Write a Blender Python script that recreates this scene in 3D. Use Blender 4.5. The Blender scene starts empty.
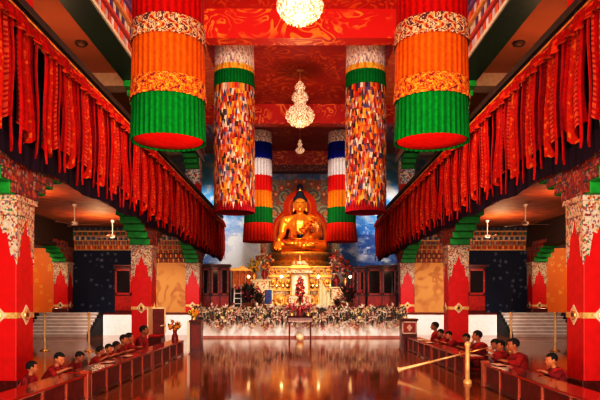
import bpy, bmesh, math, random
from mathutils import Vector, Matrix, Euler, noise
R = random.Random(7)
COL = bpy.context.scene.collection
PI = math.pi
SC = bpy.context.scene
ORD = ['first','second','third','fourth','fifth','sixth','seventh','eighth','ninth','tenth','eleventh','twelfth','thirteenth',
       'fourteenth','fifteenth','sixteenth','seventeenth','eighteenth','nineteenth','twentieth','twenty-first','twenty-second',
       'twenty-third','twenty-fourth','twenty-fifth','twenty-sixth','twenty-seventh','twenty-eighth','twenty-ninth','thirtieth',
       'thirty-first','thirty-second','thirty-third','thirty-fourth','thirty-fifth','thirty-sixth']

# ------------------------------------------------------------------ materials
MATS = {}
def _base(name):
    m = bpy.data.materials.new(name); m.use_nodes = True
    nt = m.node_tree; b = nt.nodes['Principled BSDF']
    return m, nt, b
def link(nt, a, b): nt.links.new(a, b)
def ramp(nt, stops, interp='LINEAR'):
    r = nt.nodes.new('ShaderNodeValToRGB'); r.color_ramp.interpolation = interp
    e = r.color_ramp.elements
    while len(e) > 1: e.remove(e[-1])
    e[0].position = stops[0][0]; e[0].color = (*stops[0][1], 1)
    for p, c in stops[1:]:
        n = e.new(p); n.color = (*c, 1)
    return r
def coords(nt, scale=(1,1,1), rot=(0,0,0)):
    t = nt.nodes.new('ShaderNodeTexCoord'); mp = nt.nodes.new('ShaderNodeMapping')
    mp.inputs['Scale'].default_value = scale; mp.inputs['Rotation'].default_value = rot
    link(nt, t.outputs['Object'], mp.inputs['Vector'])
    return mp.outputs['Vector']
def mix(nt, fac, a, b, mode='MIX'):
    n = nt.nodes.new('ShaderNodeMix'); n.data_type = 'RGBA'; n.blend_type = mode
    for sock, v in ((n.inputs[0], fac), (n.inputs[6], a), (n.inputs[7], b)):
        if hasattr(v, 'is_output'): link(nt, v, sock)
        elif isinstance(v, (int, float)): sock.default_value = v
        else: sock.default_value = (*v, 1)
    return n.outputs[2]
def M(name, col, rough=.5, metal=0, var=.25, scale=6, emit=0, coat=0, spec=.4, bump=0):
    """plain painted / lacquered surface with gentle noise variation"""
    if name in MATS: return MATS[name]
    m, nt, b = _base(name)
    n = nt.nodes.new('ShaderNodeTexNoise'); n.inputs['Scale'].default_value = scale; n.inputs['Detail'].default_value = 4
    link(nt, coords(nt), n.inputs['Vector'])
    lo = tuple(c*(1-var) for c in col); hi = tuple(min(1, c*(1+var)) for c in col)
    r = ramp(nt, [(.3, lo), (.7, hi)]); link(nt, n.outputs['Fac'], r.inputs['Fac'])
    link(nt, r.outputs['Color'], b.inputs['Base Color'])
    b.inputs['Roughness'].default_value = rough; b.inputs['Metallic'].default_value = metal
    b.inputs['Coat Weight'].default_value = coat; b.inputs['Specular IOR Level'].default_value = spec
    if emit:
        link(nt, r.outputs['Color'], b.inputs['Emission Color']); b.inputs['Emission Strength'].default_value = emit
    if bump:
        bp = nt.nodes.new('ShaderNodeBump'); bp.inputs['Strength'].default_value = bump
        link(nt, n.outputs['Fac'], bp.inputs['Height']); link(nt, bp.outputs['Normal'], b.inputs['Normal'])
    MATS[name] = m; return m
def MA(name, rough=.6, metal=0, var=.25, scale=9, emit=0):
    """surface whose paint comes from the mesh's colour attribute, with noise wear"""
    if name in MATS: return MATS[name]
    m, nt, b = _base(name)
    a = nt.nodes.new('ShaderNodeVertexColor'); a.layer_name = 'Col'
    n = nt.nodes.new('ShaderNodeTexNoise'); n.inputs['Scale'].default_value = scale; n.inputs['Detail'].default_value = 3
    link(nt, coords(nt), n.inputs['Vector'])
    r = ramp(nt, [(.3, (1-var,)*3), (.7, (1,)*3)]); link(nt, n.outputs['Fac'], r.inputs['Fac'])
    c = mix(nt, 1.0, a.outputs['Color'], r.outputs['Color'], 'MULTIPLY')
    link(nt, c, b.inputs['Base Color'])
    b.inputs['Roughness'].default_value = rough; b.inputs['Metallic'].default_value = metal
    if emit:
        link(nt, c, b.inputs['Emission Color']); b.inputs['Emission Strength'].default_value = emit
    MATS[name] = m; return m
def MV(name, stops, scale=(6,6,6), rough=.6, interp='CONSTANT', metal=0, emit=0):
    """brocade / painted mosaic : voronoi cells through a palette"""
    if name in MATS: return MATS[name]
    m, nt, b = _base(name)
    v = nt.nodes.new('ShaderNodeTexVoronoi'); v.inputs['Scale'].default_value = 1
    link(nt, coords(nt, scale), v.inputs['Vector'])
    s = nt.nodes.new('ShaderNodeSeparateColor'); link(nt, v.outputs['Color'], s.inputs['Color'])
    r = ramp(nt, stops, interp); link(nt, s.outputs[0], r.inputs['Fac'])
    link(nt, r.outputs['Color'], b.inputs['Base Color'])
    b.inputs['Roughness'].default_value = rough; b.inputs['Metallic'].default_value = metal
    if emit:
        link(nt, r.outputs['Color'], b.inputs['Emission Color']); b.inputs['Emission Strength'].default_value = emit
    MATS[name] = m; return m
def MDOT(name, ground, dot, dot2, scale=(2,2,2), size=.3, rough=.5):
    """painted ground with scattered floral dots"""
    if name in MATS: return MATS[name]
    m, nt, b = _base(name)
    cv = coords(nt, scale)
    v = nt.nodes.new('ShaderNodeTexVoronoi'); v.inputs['Scale'].default_value = 1; v.inputs['Randomness'].default_value = .55
    nz = nt.nodes.new('ShaderNodeTexNoise'); nz.inputs['Scale'].default_value = 3.5; nz.inputs['Detail'].default_value = 3
    link(nt, cv, nz.inputs['Vector']); link(nt, cv, v.inputs['Vector'])
    ad = nt.nodes.new('ShaderNodeMath'); ad.operation = 'MULTIPLY_ADD'; ad.inputs[1].default_value = .55; link(nt, nz.outputs['Fac'], ad.inputs[0]); link(nt, v.outputs['Distance'], ad.inputs[2])
    r = ramp(nt, [(0, dot2), (size*.75, dot2), (size, dot), (size+.1, dot), (size+.17, ground)])
    link(nt, ad.outputs[0], r.inputs['Fac'])
    link(nt, r.outputs['Color'], b.inputs['Base Color']); b.inputs['Roughness'].default_value = rough
    MATS[name] = m; return m
def MCLOUD(name, ground, line, scale=.55, freq=34., thr=.55, rough=.45):
    """painted curling cloud scrolls on a lacquered ground"""
    m, nt, b = _base(name)
    cv = coords(nt)
    n = nt.nodes.new('ShaderNodeTexNoise'); n.inputs['Scale'].default_value = scale; n.inputs['Detail'].default_value = 1.5; n.inputs['Distortion'].default_value = 1.6
    link(nt, cv, n.inputs['Vector'])
    mu = nt.nodes.new('ShaderNodeMath'); mu.operation = 'MULTIPLY'; mu.inputs[1].default_value = freq; link(nt, n.outputs['Fac'], mu.inputs[0])
    si = nt.nodes.new('ShaderNodeMath'); si.operation = 'SINE'; link(nt, mu.outputs[0], si.inputs[0])
    r = ramp(nt, [(.25, (0,)*3), (.8, (1,)*3)]); link(nt, si.outputs[0], r.inputs['Fac'])
    n2 = nt.nodes.new('ShaderNodeTexNoise'); n2.inputs['Scale'].default_value = scale*1.3; link(nt, cv, n2.inputs['Vector'])
    r2 = ramp(nt, [(thr-.08, (0,)*3), (thr+.06, (1,)*3)]); link(nt, n2.outputs['Fac'], r2.inputs['Fac'])
    f = mix(nt, 1.0, r.outputs['Color'], r2.outputs['Color'], 'MULTIPLY')
    c = mix(nt, f, ground, line)
    link(nt, c, b.inputs['Base Color']); b.inputs['Roughness'].default_value = rough
    MATS[name] = m; return m

RED = (.62,.004,.003); DRED = (.22,.006,.004); MAROON = (.20,.008,.012); GOLD = (.85,.42,.08); CREAM = (.85,.72,.5)
GREEN = (.0,.30,.03); ORANGE = (.9,.2,.005); BLUE = (.005,.015,.33); WHITE = (.85,.82,.78); NAVY = (.008,.01,.03)
m_red = M('red_lacquer', (.62,.003,.003), .45, var=.1)
m_dred = M('dark_red_wood', (.12,.007,.004), .3, var=.35, scale=10, coat=.3)
m_paint = MA('painted_ornament', .55)
m_cloth = MA('dyed_cloth', .8, var=.3, scale=14); m_cloth.node_tree.nodes['Principled BSDF'].inputs['Specular IOR Level'].default_value=.12
m_silk = MA('silk_patchwork', .55, var=.2, scale=20)
m_gold = M('gilt_metal', (.80,.40,.12), .38, .6, var=.2, scale=4)
m_goldpaint = M('gold_paint', (.8,.36,.05), .4, .3, var=.3, scale=8)
m_cream = M('cream_paint', (.85,.68,.45), .5, var=.15)
m_white = M('white_plaster', (.90,.88,.87), .6, var=.06)
m_black = M('black_paint', (.008,.006,.006), .6)
m_green = M('green_paint', (.01,.30,.035), .5, var=.25)
m_skin = M('skin', (.42,.16,.07), .55, var=.12)
m_hair = M('cropped_hair', (.012,.008,.007), .8)
m_robe = M('maroon_cloth', (.24,.008,.012), .85, var=.35, scale=14, bump=.15)
m_shawl = M('red_cloth', (.40,.010,.012), .85, var=.3, scale=14, bump=.15)
m_eye = M('dark_eye', (.01,.006,.005), .3)
m_lip = M('lip', (.30,.07,.05), .5)
m_paper = M('paper', (.85,.75,.68), .7, var=.08)
m_brass = M('brass', (.85,.55,.2), .3, .8, var=.2)
m_capital = MV('capital_brocade', [(0,(.56,.47,.38)),(.40,(.36,.06,.04)),(.54,(.66,.56,.47)),(.74,(.22,.16,.22)),(.84,(.60,.27,.08)),(.95,(.08,.22,.11))], (30,30,24))
m_capital_blue = MV('capital_blue', [(0,(.75,.75,.78)),(.4,(.12,.2,.5)),(.55,(.8,.75,.7)),(.75,(.5,.05,.04)),(.88,(.1,.3,.2))], (18,18,16))
m_redfrieze = MV('red_frieze', [(0,(.26,.012,.01)),(.4,(.13,.01,.014)),(.66,(.40,.08,.02)),(.8,(.34,.20,.15)),(.92,(.05,.04,.12))], (16,16,16))

# ------------------------------------------------------------------ mesh builder
class MB:
    def __init__(s): s.v=[]; s.f=[]; s.c=[]; s.sm=[]
    def add(s, vs, fs, col=(1,1,1), smooth=False, m=None):
        o = len(s.v)
        s.v += [tuple(m @ Vector(p)) if m else tuple(p) for p in vs]
        for i, f in enumerate(fs):
            s.f.append(tuple(o+k for k in f)); s.c.append(col[i] if isinstance(col, list) else col); s.sm.append(smooth)
        return s
    def box(s, x0,x1,y0,y1,z0,z1, col=(1,1,1), m=None):
        vs=[(x,y,z) for z in (z0,z1) for y in (y0,y1) for x in (x0,x1)]
        return s.add(vs,[(0,2,3,1),(4,5,7,6),(0,1,5,4),(2,6,7,3),(0,4,6,2),(1,3,7,5)],col,False,m)
    def lathe(s, prof, n=24, cen=(0,0,0), col=(1,1,1), smooth=True, m=None, rmod=None, cmod=None):
        vs=[];fs=[];cs=[]
        for j,(r,z) in enumerate(prof):
            for i in range(n):
                a=2*PI*i/n; rr=r+(rmod(a,j) if rmod else 0)
                vs.append((cen[0]+rr*math.cos(a),cen[1]+rr*math.sin(a),cen[2]+z))
        for j in range(len(prof)-1):
            for i in range(n):
                k=(i+1)%n; fs.append((j*n+i,j*n+k,(j+1)*n+k,(j+1)*n+i))
                c = col[j] if isinstance(col,list) else col
                cs.append(cmod(2*PI*(i+.5)/n,j,c) if cmod else c)
        return s.add(vs,fs,cs,smooth,m)
    def tube(s, pts, rad, n=8, col=(1,1,1), smooth=True, cap=True, m=None):
        pts=[Vector(p) for p in pts]; vs=[];fs=[]
        if not isinstance(rad,(list,tuple)): rad=[rad]*len(pts)
        for j,p in enumerate(pts):
            d=(pts[min(j+1,len(pts)-1)]-pts[max(j-1,0)]).normalized()
            u=d.cross(Vector((0,0,1)));
            if u.length<.05: u=d.cross(Vector((1,0,0)))
            u.normalize(); w=d.cross(u)
            for i in range(n):
                a=2*PI*i/n; vs.append(p+(u*math.cos(a)+w*math.sin(a))*rad[j])
        for j in range(len(pts)-1):
            for i in range(n):
                k=(i+1)%n; fs.append((j*n+i,j*n+k,(j+1)*n+k,(j+1)*n+i))
        if cap:
            fs.append(tuple(range(n))); fs.append(tuple(range((len(pts)-1)*n,len(pts)*n)))
        return s.add(vs,fs,col,smooth,m)
    def ell(s, c, r, nu=12, nv=8, col=(1,1,1), m=None, rot=None):
        if not isinstance(r,(tuple,list)): r=(r,r,r)
        vs=[];fs=[]
        for j in range(nv+1):
            t=PI*j/nv
            for i in range(nu):
                a=2*PI*i/nu
                p=Vector((r[0]*math.sin(t)*math.cos(a),r[1]*math.sin(t)*math.sin(a),r[2]*math.cos(t)))
                if rot: p=rot@p
                vs.append(Vector(c)+p)
        for j in range(nv):
            for i in range(nu):
                k=(i+1)%nu; fs.append((j*nu+i,j*nu+k,(j+1)*nu+k,(j+1)*nu+i))
        return s.add(vs,fs,col,True,m)
    def cap(s, p, q, r1, r2, m=None):
        """rounded limb segment"""
        p=Vector(p);q=Vector(q);L=(q-p).length
        if L<1e-6: return s.ell(p,r1,m=m)
        rings=[];N=5
        for k in range(N): t=PI/2*k/N; rings.append((-r1*math.cos(t),r1*math.sin(t)))
        rings.append((0,r1)); rings.append((L,r2))
        for k in range(1,N+1): t=PI/2*k/N; rings.append((L+r2*math.sin(t),r2*math.cos(t)+1e-5))
        qd=(q-p).normalized().to_track_quat('Z','Y').to_matrix()
        n=10;vs=[];fs=[]
        for (z,r) in rings:
            for i in range(n):
                a=2*PI*i/n; vs.append(p+qd@Vector((max(r,1e-5)*math.cos(a),max(r,1e-5)*math.sin(a),z)))
        for j in range(len(rings)-1):
            for i in range(n):
                k=(i+1)%n; fs.append((j*n+i,j*n+k,(j+1)*n+k,(j+1)*n+i))
        return s.add(vs,fs,(1,1,1),True,m)
    def prism(s, poly, axis, a0, a1, col=(1,1,1), m=None):
        """poly in the two other axes, extruded along axis"""
        def P(p,t):
            return {'x':(t,p[0],p[1]),'y':(p[0],t,p[1]),'z':(p[0],p[1],t)}[axis]
        n=len(poly); vs=[P(p,a0) for p in poly]+[P(p,a1) for p in poly]
        fs=[tuple(range(n)),tuple(range(n,2*n))]+[(i,(i+1)%n,n+(i+1)%n,n+i) for i in range(n)]
        return s.add(vs,fs,col,False,m)
    def grid(s, nu, nv, pos, colf=None, smooth=True, m=None):
        vs=[pos(i/nu,j/nv) for j in range(nv+1) for i in range(nu+1)]
        fs=[];cs=[]
        for j in range(nv):
            for i in range(nu):
                a=j*(nu+1)+i; fs.append((a,a+1,a+nu+2,a+nu+1)); cs.append(colf((i+.5)/nu,(j+.5)/nv) if colf else (1,1,1))
        return s.add(vs,fs,cs,smooth,m)
    def mesh(s, name, mat, fx=1, recalc=True):
        me=bpy.data.meshes.new(name)
        me.from_pydata([(p[0]*fx,p[1],p[2]) for p in s.v],[],s.f); me.update()
        at=me.color_attributes.new('Col','FLOAT_COLOR','CORNER')
        buf=[]
        for f,c in zip(s.f,s.c): buf += [c[0],c[1],c[2],1.0]*len(f)
        at.data.foreach_set('color',buf)
        me.polygons.foreach_set('use_smooth',s.sm)
        if recalc:
            bm=bmesh.new(); bm.from_mesh(me); bmesh.ops.recalc_face_normals(bm,faces=bm.faces); bm.to_mesh(me); bm.free()
        me.materials.append(mat); return me
    def build(s, name, mat, parent=None, loc=(0,0,0), fx=1, bevel=0, recalc=True):
        o=bpy.data.objects.new(name,s.mesh(name,mat,fx,recalc)); COL.objects.link(o); o.location=loc
        if parent: o.parent=parent
        if bevel:
            b=o.modifiers.new('edge','BEVEL'); b.width=bevel; b.segments=2; b.limit_method='ANGLE'
        return o
def tag(o,label,cat,group=None,kind='thing'):
    o['label']=label; o['category']=cat
    if group: o['group']=group
    o['kind']=kind
    return o
def thing(name,label,cat,loc=(0,0,0),rz=0,group=None):
    o=bpy.data.objects.new(name,None); COL.objects.link(o); o.location=loc; o.rotation_euler=(0,0,rz); o.empty_display_size=.1
    return tag(o,label,cat,group)
def struct(o):
    o['kind']='structure'; return o
def dup(o,parent=None):
    c=o.copy(); COL.objects.link(c)
    if parent: c.parent=parent
    for ch in list(o.children): dup(ch,c)
    return c
def remesh(mb,name,mat,voxel,smooth=3):
    """fuse overlapping solids into one continuous skin"""
    tmp=bpy.data.objects.new('tmp',mb.mesh('tmp',mat)); COL.objects.link(tmp)
    r=tmp.modifiers.new('r','REMESH'); r.mode='VOXEL'; r.voxel_size=voxel
    if smooth:
        sm=tmp.modifiers.new('s','SMOOTH'); sm.iterations=smooth; sm.factor=.5
    bpy.context.view_layer.update()
    dg=bpy.context.evaluated_depsgraph_get()
    me=bpy.data.meshes.new_from_object(tmp.evaluated_get(dg)); me.name=name
    old=tmp.data; bpy.data.objects.remove(tmp); bpy.data.meshes.remove(old)
    me.polygons.foreach_set('use_smooth',[True]*len(me.polygons))
    if not me.materials: me.materials.append(mat)
    return me
def link_mesh(me,name,parent=None):
    o=bpy.data.objects.new(name,me); COL.objects.link(o)
    if parent: o.parent=parent
    return o
def vary(c,a=.25):
    k=1+R.uniform(-a,a); return tuple(min(1,x*k) for x in c)
side_word={-1:'left',1:'right'}

# ------------------------------------------------------------------ setting
def floor_mat():
    m,nt,b=_base('polished_floor')
    n=nt.nodes.new('ShaderNodeTexNoise'); n.inputs['Scale'].default_value=.9; n.inputs['Detail'].default_value=6; link(nt,coords(nt,(1,.5,1)),n.inputs['Vector'])
    r=ramp(nt,[(.3,(.29,.072,.010)),(.7,(.46,.14,.020))]); link(nt,n.outputs['Fac'],r.inputs['Fac'])
    br=nt.nodes.new('ShaderNodeTexBrick'); br.inputs['Scale'].default_value=1; br.inputs['Brick Width'].default_value=1.2; br.inputs['Row Height'].default_value=1.2; br.inputs['Mortar Size'].default_value=.012; br.offset=0
    br.inputs['Color1'].default_value=(1,1,1,1); br.inputs['Color2'].default_value=(.85,.85,.85,1); br.inputs['Mortar'].default_value=(.45,.4,.4,1)
    link(nt,coords(nt),br.inputs['Vector'])
    c=mix(nt,1.0,r.outputs['Color'],br.outputs['Color'],'MULTIPLY'); link(nt,c,b.inputs['Base Color'])
    rr=ramp(nt,[(.3,(.05,)*3),(.7,(.12,)*3)]); link(nt,n.outputs['Fac'],rr.inputs['Fac']); link(nt,rr.outputs['Color'],b.inputs['Roughness'])
    b.inputs['Specular IOR Level'].default_value=.55
    return m
struct(MB().box(-15.2,15.2,-6,41.2,-.1,0).build('floor',floor_mat()))
m_ceil=MCLOUD('ceiling_clouds',(.40,.006,.004),(.60,.11,.012),.75,44,.48)
m_beam=MCLOUD('beam_clouds',(.55,.010,.005),(.85,.26,.03),.8,40,.46)
struct(MB().box(-5.9,5.9,-6,41.2,11.7,11.9).build('ceiling',m_ceil))
for k,d in enumerate((9.9,20.6,30.6,40.2)):
    struct(MB().box(-5.2,5.2,d,d+.6,10.7,11.72).build('trim_%d'%(k+1),m_beam))
m_borderc=MCLOUD('ceiling_border_clouds',(.85,.20,.02),(.95,.42,.06),1.0,34,.45)
for s in (-1,1):
    struct(MB().box(3.7,5.2,-6,41.1,11.64,11.71).build('trim_%d'%(5 if s<0 else 6),m_borderc,fx=s))

# back wall with painted sky
def sky(u,v):
    x=-9+18*u; z=11.7*v
    n=noise.fractal(Vector((x*.55,z*.9,3.1)),.9,2.1,5)
    w=noise.fractal(Vector((x*1.7+.8*n,z*2.6,9)),1,2,4)
    base=Vector((.05,.24,.60)) if z>6.2 else Vector((.05,.14,.40))
    if z>6.2: base=base.lerp(Vector((.10,.42,.75)),min(1,(z-6.2)/3))
    f=max(0,min(1,(n+.05)*1.4)) + max(0,min(.8,(w-.25)*1.6))
    if x<0:
        g=math.exp(-((x+4.0)/1.7)**2-((z-3.6)/2.6)**2)*1.5; f=f*.8+g
    return tuple(base.lerp(Vector((.85,.80,.78)),max(0,min(1,f))))
struct(MB().grid(150,110,lambda u,v:(-9+18*u,41,11.7*v),sky).build('wall_back',MA('sky_mural',.7,var=.12,emit=0)))
struct(MB().box(-15.2,15.2,41.05,41.3,0,11.9).build('wall_rear',M('rear_wall_paint',(.15,.05,.03))))
m_brown=M('brown_plaster',(.46,.16,.055),.8,var=.12,scale=.6)
m_dark=M('dark_timber',(.035,.010,.006),.6,var=.4)
m_dgreen=M('dark_green_beam',(.012,.03,.014),.5,var=.3)
m_aislec=M('aisle_ceiling_paint',(.33,.09,.025),.7,var=.3,scale=2)
for s in (-1,1):
    w=side_word[s]; k=0 if s<0 else 1
    struct(MB().box(15.0,15.2,-6,41.2,0,11.9).build('wall_'+w,M('outer_wall_paint',(.10,.02,.012)),fx=s))
    # aisle ceiling / gallery floor, gallery ceiling, gallery outer wall
    struct(MB().box(5.92,15,-6,39.2,5.5,5.75).build('ceiling_aisle_'+w,m_aislec,fx=s))
    struct(MB().box(5.92,15,-6,32.2,9.65,9.8).build('ceiling_gallery_'+w,m_brown,fx=s))
    # nave clerestory: soffit beam, dentilled friezes
    struct(MB().box(5.2,5.9,-6,32.2,9.1,11.8).build('wall_clerestory_'+w,M('clerestory_paint',(.25,.02,.015)),fx=s))
    struct(MB().box(5.17,5.93,-6,32.2,9.06,9.12).build('trim_%d'%(10+k),m_dgreen,fx=s))
    b=MB(); pal=[(.5,.42,.5),(.10,.06,.22),(.6,.12,.05),(.55,.5,.45)]
    y=4.0
    while y<32:
        for j in range(4):
            c=vary(pal[j],.3) if (int(y*4)+j)%2 else vary(pal[(j+2)%4],.3)
            z=9.2+j*.4
            b.box(5.2-.05-.05*j,5.21,y,y+.2,z,z+.26,c)
        y+=.27
    struct(b.build('trim_%d'%(12+k),m_paint,fx=s))
    b=MB()
    for j,c in enumerate([(.62,.55,.5),(.45,.06,.05),(.6,.3,.1),(.2,.1,.3),(.6,.5,.4)]):
        b.box(5.12-.05*j,5.22,-6,32.2,9.12+.4*j-.03,9.12+.4*j+.07,c)
    struct(b.build('trim_%d'%(14+k),m_paint,fx=s))
    struct(MB().box(5.9,15.2,32.2,41.2,11.7,11.9).build('ceiling_transept_'+w,m_brown,fx=s))
    # longitudinal beams under the gallery
    struct(MB().box(5.2,5.9,-6,39.2,4.62,5.52).build('trim_%d'%(16+k),m_redfrieze,fx=s))
    struct(MB().box(11.7,12.4,-6,31.3,4.3,5.5).build('trim_%d'%(18+k),m_dark,fx=s))
    # aisle rear wall, painted bays and frieze
    struct(MB().box(5.92,15,31.3,31.5,0,5.5).build('wall_aisle_'+w,M('aisle_wall_paint',(.12,.03,.02)),fx=s))
    struct(MB().box(8.35,12.6,31.2,31.31,1.07,4.3).build('wall_navy_'+w,MDOT('navy_floral',(.005,.008,.034),(.09,.10,.17),(.26,.19,.18),(3.0,3.0,3.0),.40,.85),fx=s))
    struct(MB().box(5.95,8.3,31.2,31.31,1.07,3.65).build('wall_fresco_'+w,MCLOUD('tan_fresco',(.72,.38,.13),(.55,.24,.08),.8,16,.5,.7),fx=s))
    b=MB()
    rows=[((.55,.07,.015),(.75,.32,.05)),((.40,.30,.25),(.55,.10,.03)),((.08,.11,.26),(.55,.42,.34)),((.50,.09,.03),(.05,.18,.10)),((.03,.03,.07),(.12,.08,.10))]
    for j,(c1,c2) in enumerate(rows):
        for i in range(48):
            x=6+i*.14; z=4.3+j*.235
            b.box(x,x+.1,31.1-.05*j,31.3,z+.04,z+.2,vary(c1 if i%2 else c2,.3))
        b.box(5.95,12.7,31.14-.05*j,31.3,4.3+j*.235-.03,4.3+j*.235+.04,vary((.6,.35,.15)))
    struct(b.build('trim_%d'%(20+k),m_paint,fx=s))
    b=MB()
    for j in range(3):
        for i in range(18):
            x=6+i*.13; z=3.65+j*.22
            b.box(x,x+.09,31.12-.03*j,31.3,z+.03,z+.2,vary((.5,.05,.03) if (i+j)%2 else (.75,.4,.1),.3))
    struct(b.build('trim_%d'%(22+k),m_paint,fx=s))
    struct(MB().box(12.7,14.9,31.15,31.31,1.0,4.4).build('wall_orange_'+w,MDOT('orange_brocade_wall',(.90,.24,.012),(.95,.42,.05),(.75,.16,.008),(2.6,2.6,2.6),.4),fx=s))
    # gallery cross beam, lit cream
    for j,d in enumerate((21.0,31.0)):
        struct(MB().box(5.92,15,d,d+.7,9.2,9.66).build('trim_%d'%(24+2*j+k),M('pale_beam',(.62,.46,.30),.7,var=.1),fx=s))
    struct(MB().box(10.5,10.7,-6,32.2,5.7,9.68).build('wall_gallery_'+w,M('gallery_wall_paint',(.10,.03,.02)),fx=s))

# altar platform
t=thing('altar_platform','long white fronted stage across the hall, edged with flowers','stage',(0,27,0))
MB().box(-4.78,4.65,0,13.9,0,1.0).build('stage_body',m_white,t)
MB().box(-4.82,4.69,-.05,13.9,1.0,1.07).build('stage_top',m_dred,t,bevel=.01)
MB().box(-4.80,4.67,-.02,.02,0,.09).build('skirting',M('pink_stone',(.45,.2,.16)),t)
for s in (-1,1):
    w=side_word[s]
    t=thing('aisle_platform','low white walled platform filling the back of the %s aisle'%w,'platform',(s*5,29,0))
    MB().box(-.15,.93,0,1.95,0,1.0).box(.93,4.52,0,2.15,0,1.0).build('platform_body',m_white,t,fx=s)
    MB().box(4.52,9.9,.2,2.15,0,1.0).build('platform_back',m_black,t,fx=s)
    MB().box(-.15,.93,-.04,1.95,1.0,1.07).box(.93,4.52,-.04,2.15,1.0,1.07).box(4.52,9.9,.2,2.15,1.0,1.07).build('platform_edge',m_dred,t,fx=s,bevel=.01)
    t=thing('staircase','white marble steps climbing to the %s aisle platform'%w,'stairs',(s*11,27.3,0))
    for i in range(7):
        MB().box(-1.3,1.55,.26*i,.26*i+.30,0,.153*(i+1)).build('step',M('marble',(.45,.36,.32),.4,var=.15,scale=3),t,fx=s,bevel=.012)
        MB().box(-1.32,1.57,.26*i-.03,.26*i+.05,.153*(i+1)-.005,.153*(i+1)+.018).build('lit_edge',m_white,t,fx=s)  # white strip added per step, standing in for light on the treads
    b=MB()
    for i in range(7): b.box(-1.44,-1.3,.26*i,.26*i+.27,0,.153*(i+1)+.06)
    b.build('stepped_cheek',m_black,t,fx=s)

# ------------------------------------------------------------------ pillars
def bracket(s,dirn,big=True):
    """stepped green corbel; dirn -1 towards the camera"""
    L=[.25,.6,1.0,1.45,1.9]; b=MB()
    for i in range(5):
        z0=3.62+.2*i
        y0,y1=(.35*dirn, dirn*(.35+L[i]*.95))
        b.box(-.345,.345,min(y0,y1),max(y0,y1),z0,z0+.21)
    return b
def bracket_face(s,dirn):
    L=[.25,.6,1.0,1.45,1.9]; b=MB()
    for i in range(5):
        z0=3.62+.2*i
        y0,y1=(.35*dirn, dirn*(.35+L[i]*.95-.03))
        b.box(.345,.365,min(y0,y1),max(y0,y1),z0+.03,z0+.21)
    return b
def pillar(X,d,s,label,top=9.06,z0=0,upper=True,brk=(-1,1)):
    t=thing('pillar',label,'pillar',(X,d+.35,0),0,'painted red pillars')
    MB().box(-.35,.35,-.35,.35,z0,top).build('shaft',m_red,t,bevel=.015)
    MB().box(-.40,.40,-.40,.40,z0,z0+.22).build('plinth',m_dred,t,bevel=.02)
    # capital : collar and hanging pointed pendants painted on each face
    b=MB(); e=.352; h=.014
    b.box(-e-h,e+h,-e-h,e+h,3.25,3.62); b.box(-e-.06,e+.06,-e-.06,e+.06,3.52,3.62)
    for k in range(4):
        m=Matrix.Rotation(k*PI/2,4,'Z')
        for q in (-1,1):
            b.prism([(q*e,3.26),(q*e,2.35),(q*e*.86,2.55),(q*e*.72,2.5),(q*e*.5,2.95),(q*e*.3,2.92),(0,3.26)],'y',-e-h,-e,m=m)
    b.build('capital',m_capital,t)
    MB().box(-.358,.358,-.358,.358,3.62,min(top,4.62)-.005).build('neck',m_redfrieze,t)
    for q in brk:
        g=bracket(s,q).build('bracket',m_green,t,bevel=.012)
        bracket_face(s,q).build('bracket_face',m_redfrieze,g,fx=-s)
    # belt and medallions
    MB().box(-.363,.363,-.363,.363,1.36,1.47).build('belt',M('belt_gold',(.75,.5,.2),.4,.2,var=.3,scale=14),t)
    for k in ((0,1) if s<0 else (0,3)):
        m=Matrix.Rotation(k*PI/2,4,'Z')
        o=MB().prism([(0,1.42-.19),(.19,1.42),(0,1.42+.19),(-.19,1.42)],'y',-.385,-.36,m=m).build('medallion',M('medallion_cream',(.75,.62,.45),.4,var=.2,scale=20),t)
        mm=m@Matrix.Translation((0,-.385,1.42))@Matrix.Rotation(PI/2,4,'X')
        MB().lathe([(.10,-.01),(.10,.012),(.085,.02),(.055,.02),(.045,.012)],20,m=mm).build('ring',m_brass,o)
        MB().lathe([(.045,-.005),(.04,.02),(.001,.028)],16,m=mm).build('boss',M('boss_dark',(.12,.03,.05)),o)
    if upper:
        b=MB(); b.box(-e-h,e+h,-e-h,e+h,7.7,9.05)
        b.build('gallery_capital',m_capital_blue,t)
        for q in (-1,1):
            g=MB()
            for i in range(3):
                y0,y1=(.34*q,q*(.6+.35*i)); g.box(-.34,.34,min(y0,y1),max(y0,y1),8.45+.2*i,8.45+.2*i+.2)
            g.build('gallery_bracket',m_green,t,bevel=.012)
names={11:'nearest the camera',21:'behind the seated children',31:'beside the flowered stage'}
for s in (-1,1):
    for d in (11,21,31):
        pillar(s*5.55,d,s,'red square pillar with painted capital in %s row, %s'%(side_word[s],names[d]))
    pillar(s*12.05,30.2,s,'slim red pillar at the foot of the %s aisle stairs'%side_word[s],top=4.4,z0=1.0 if False else 1.07,upper=False,brk=(-1,))

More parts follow.
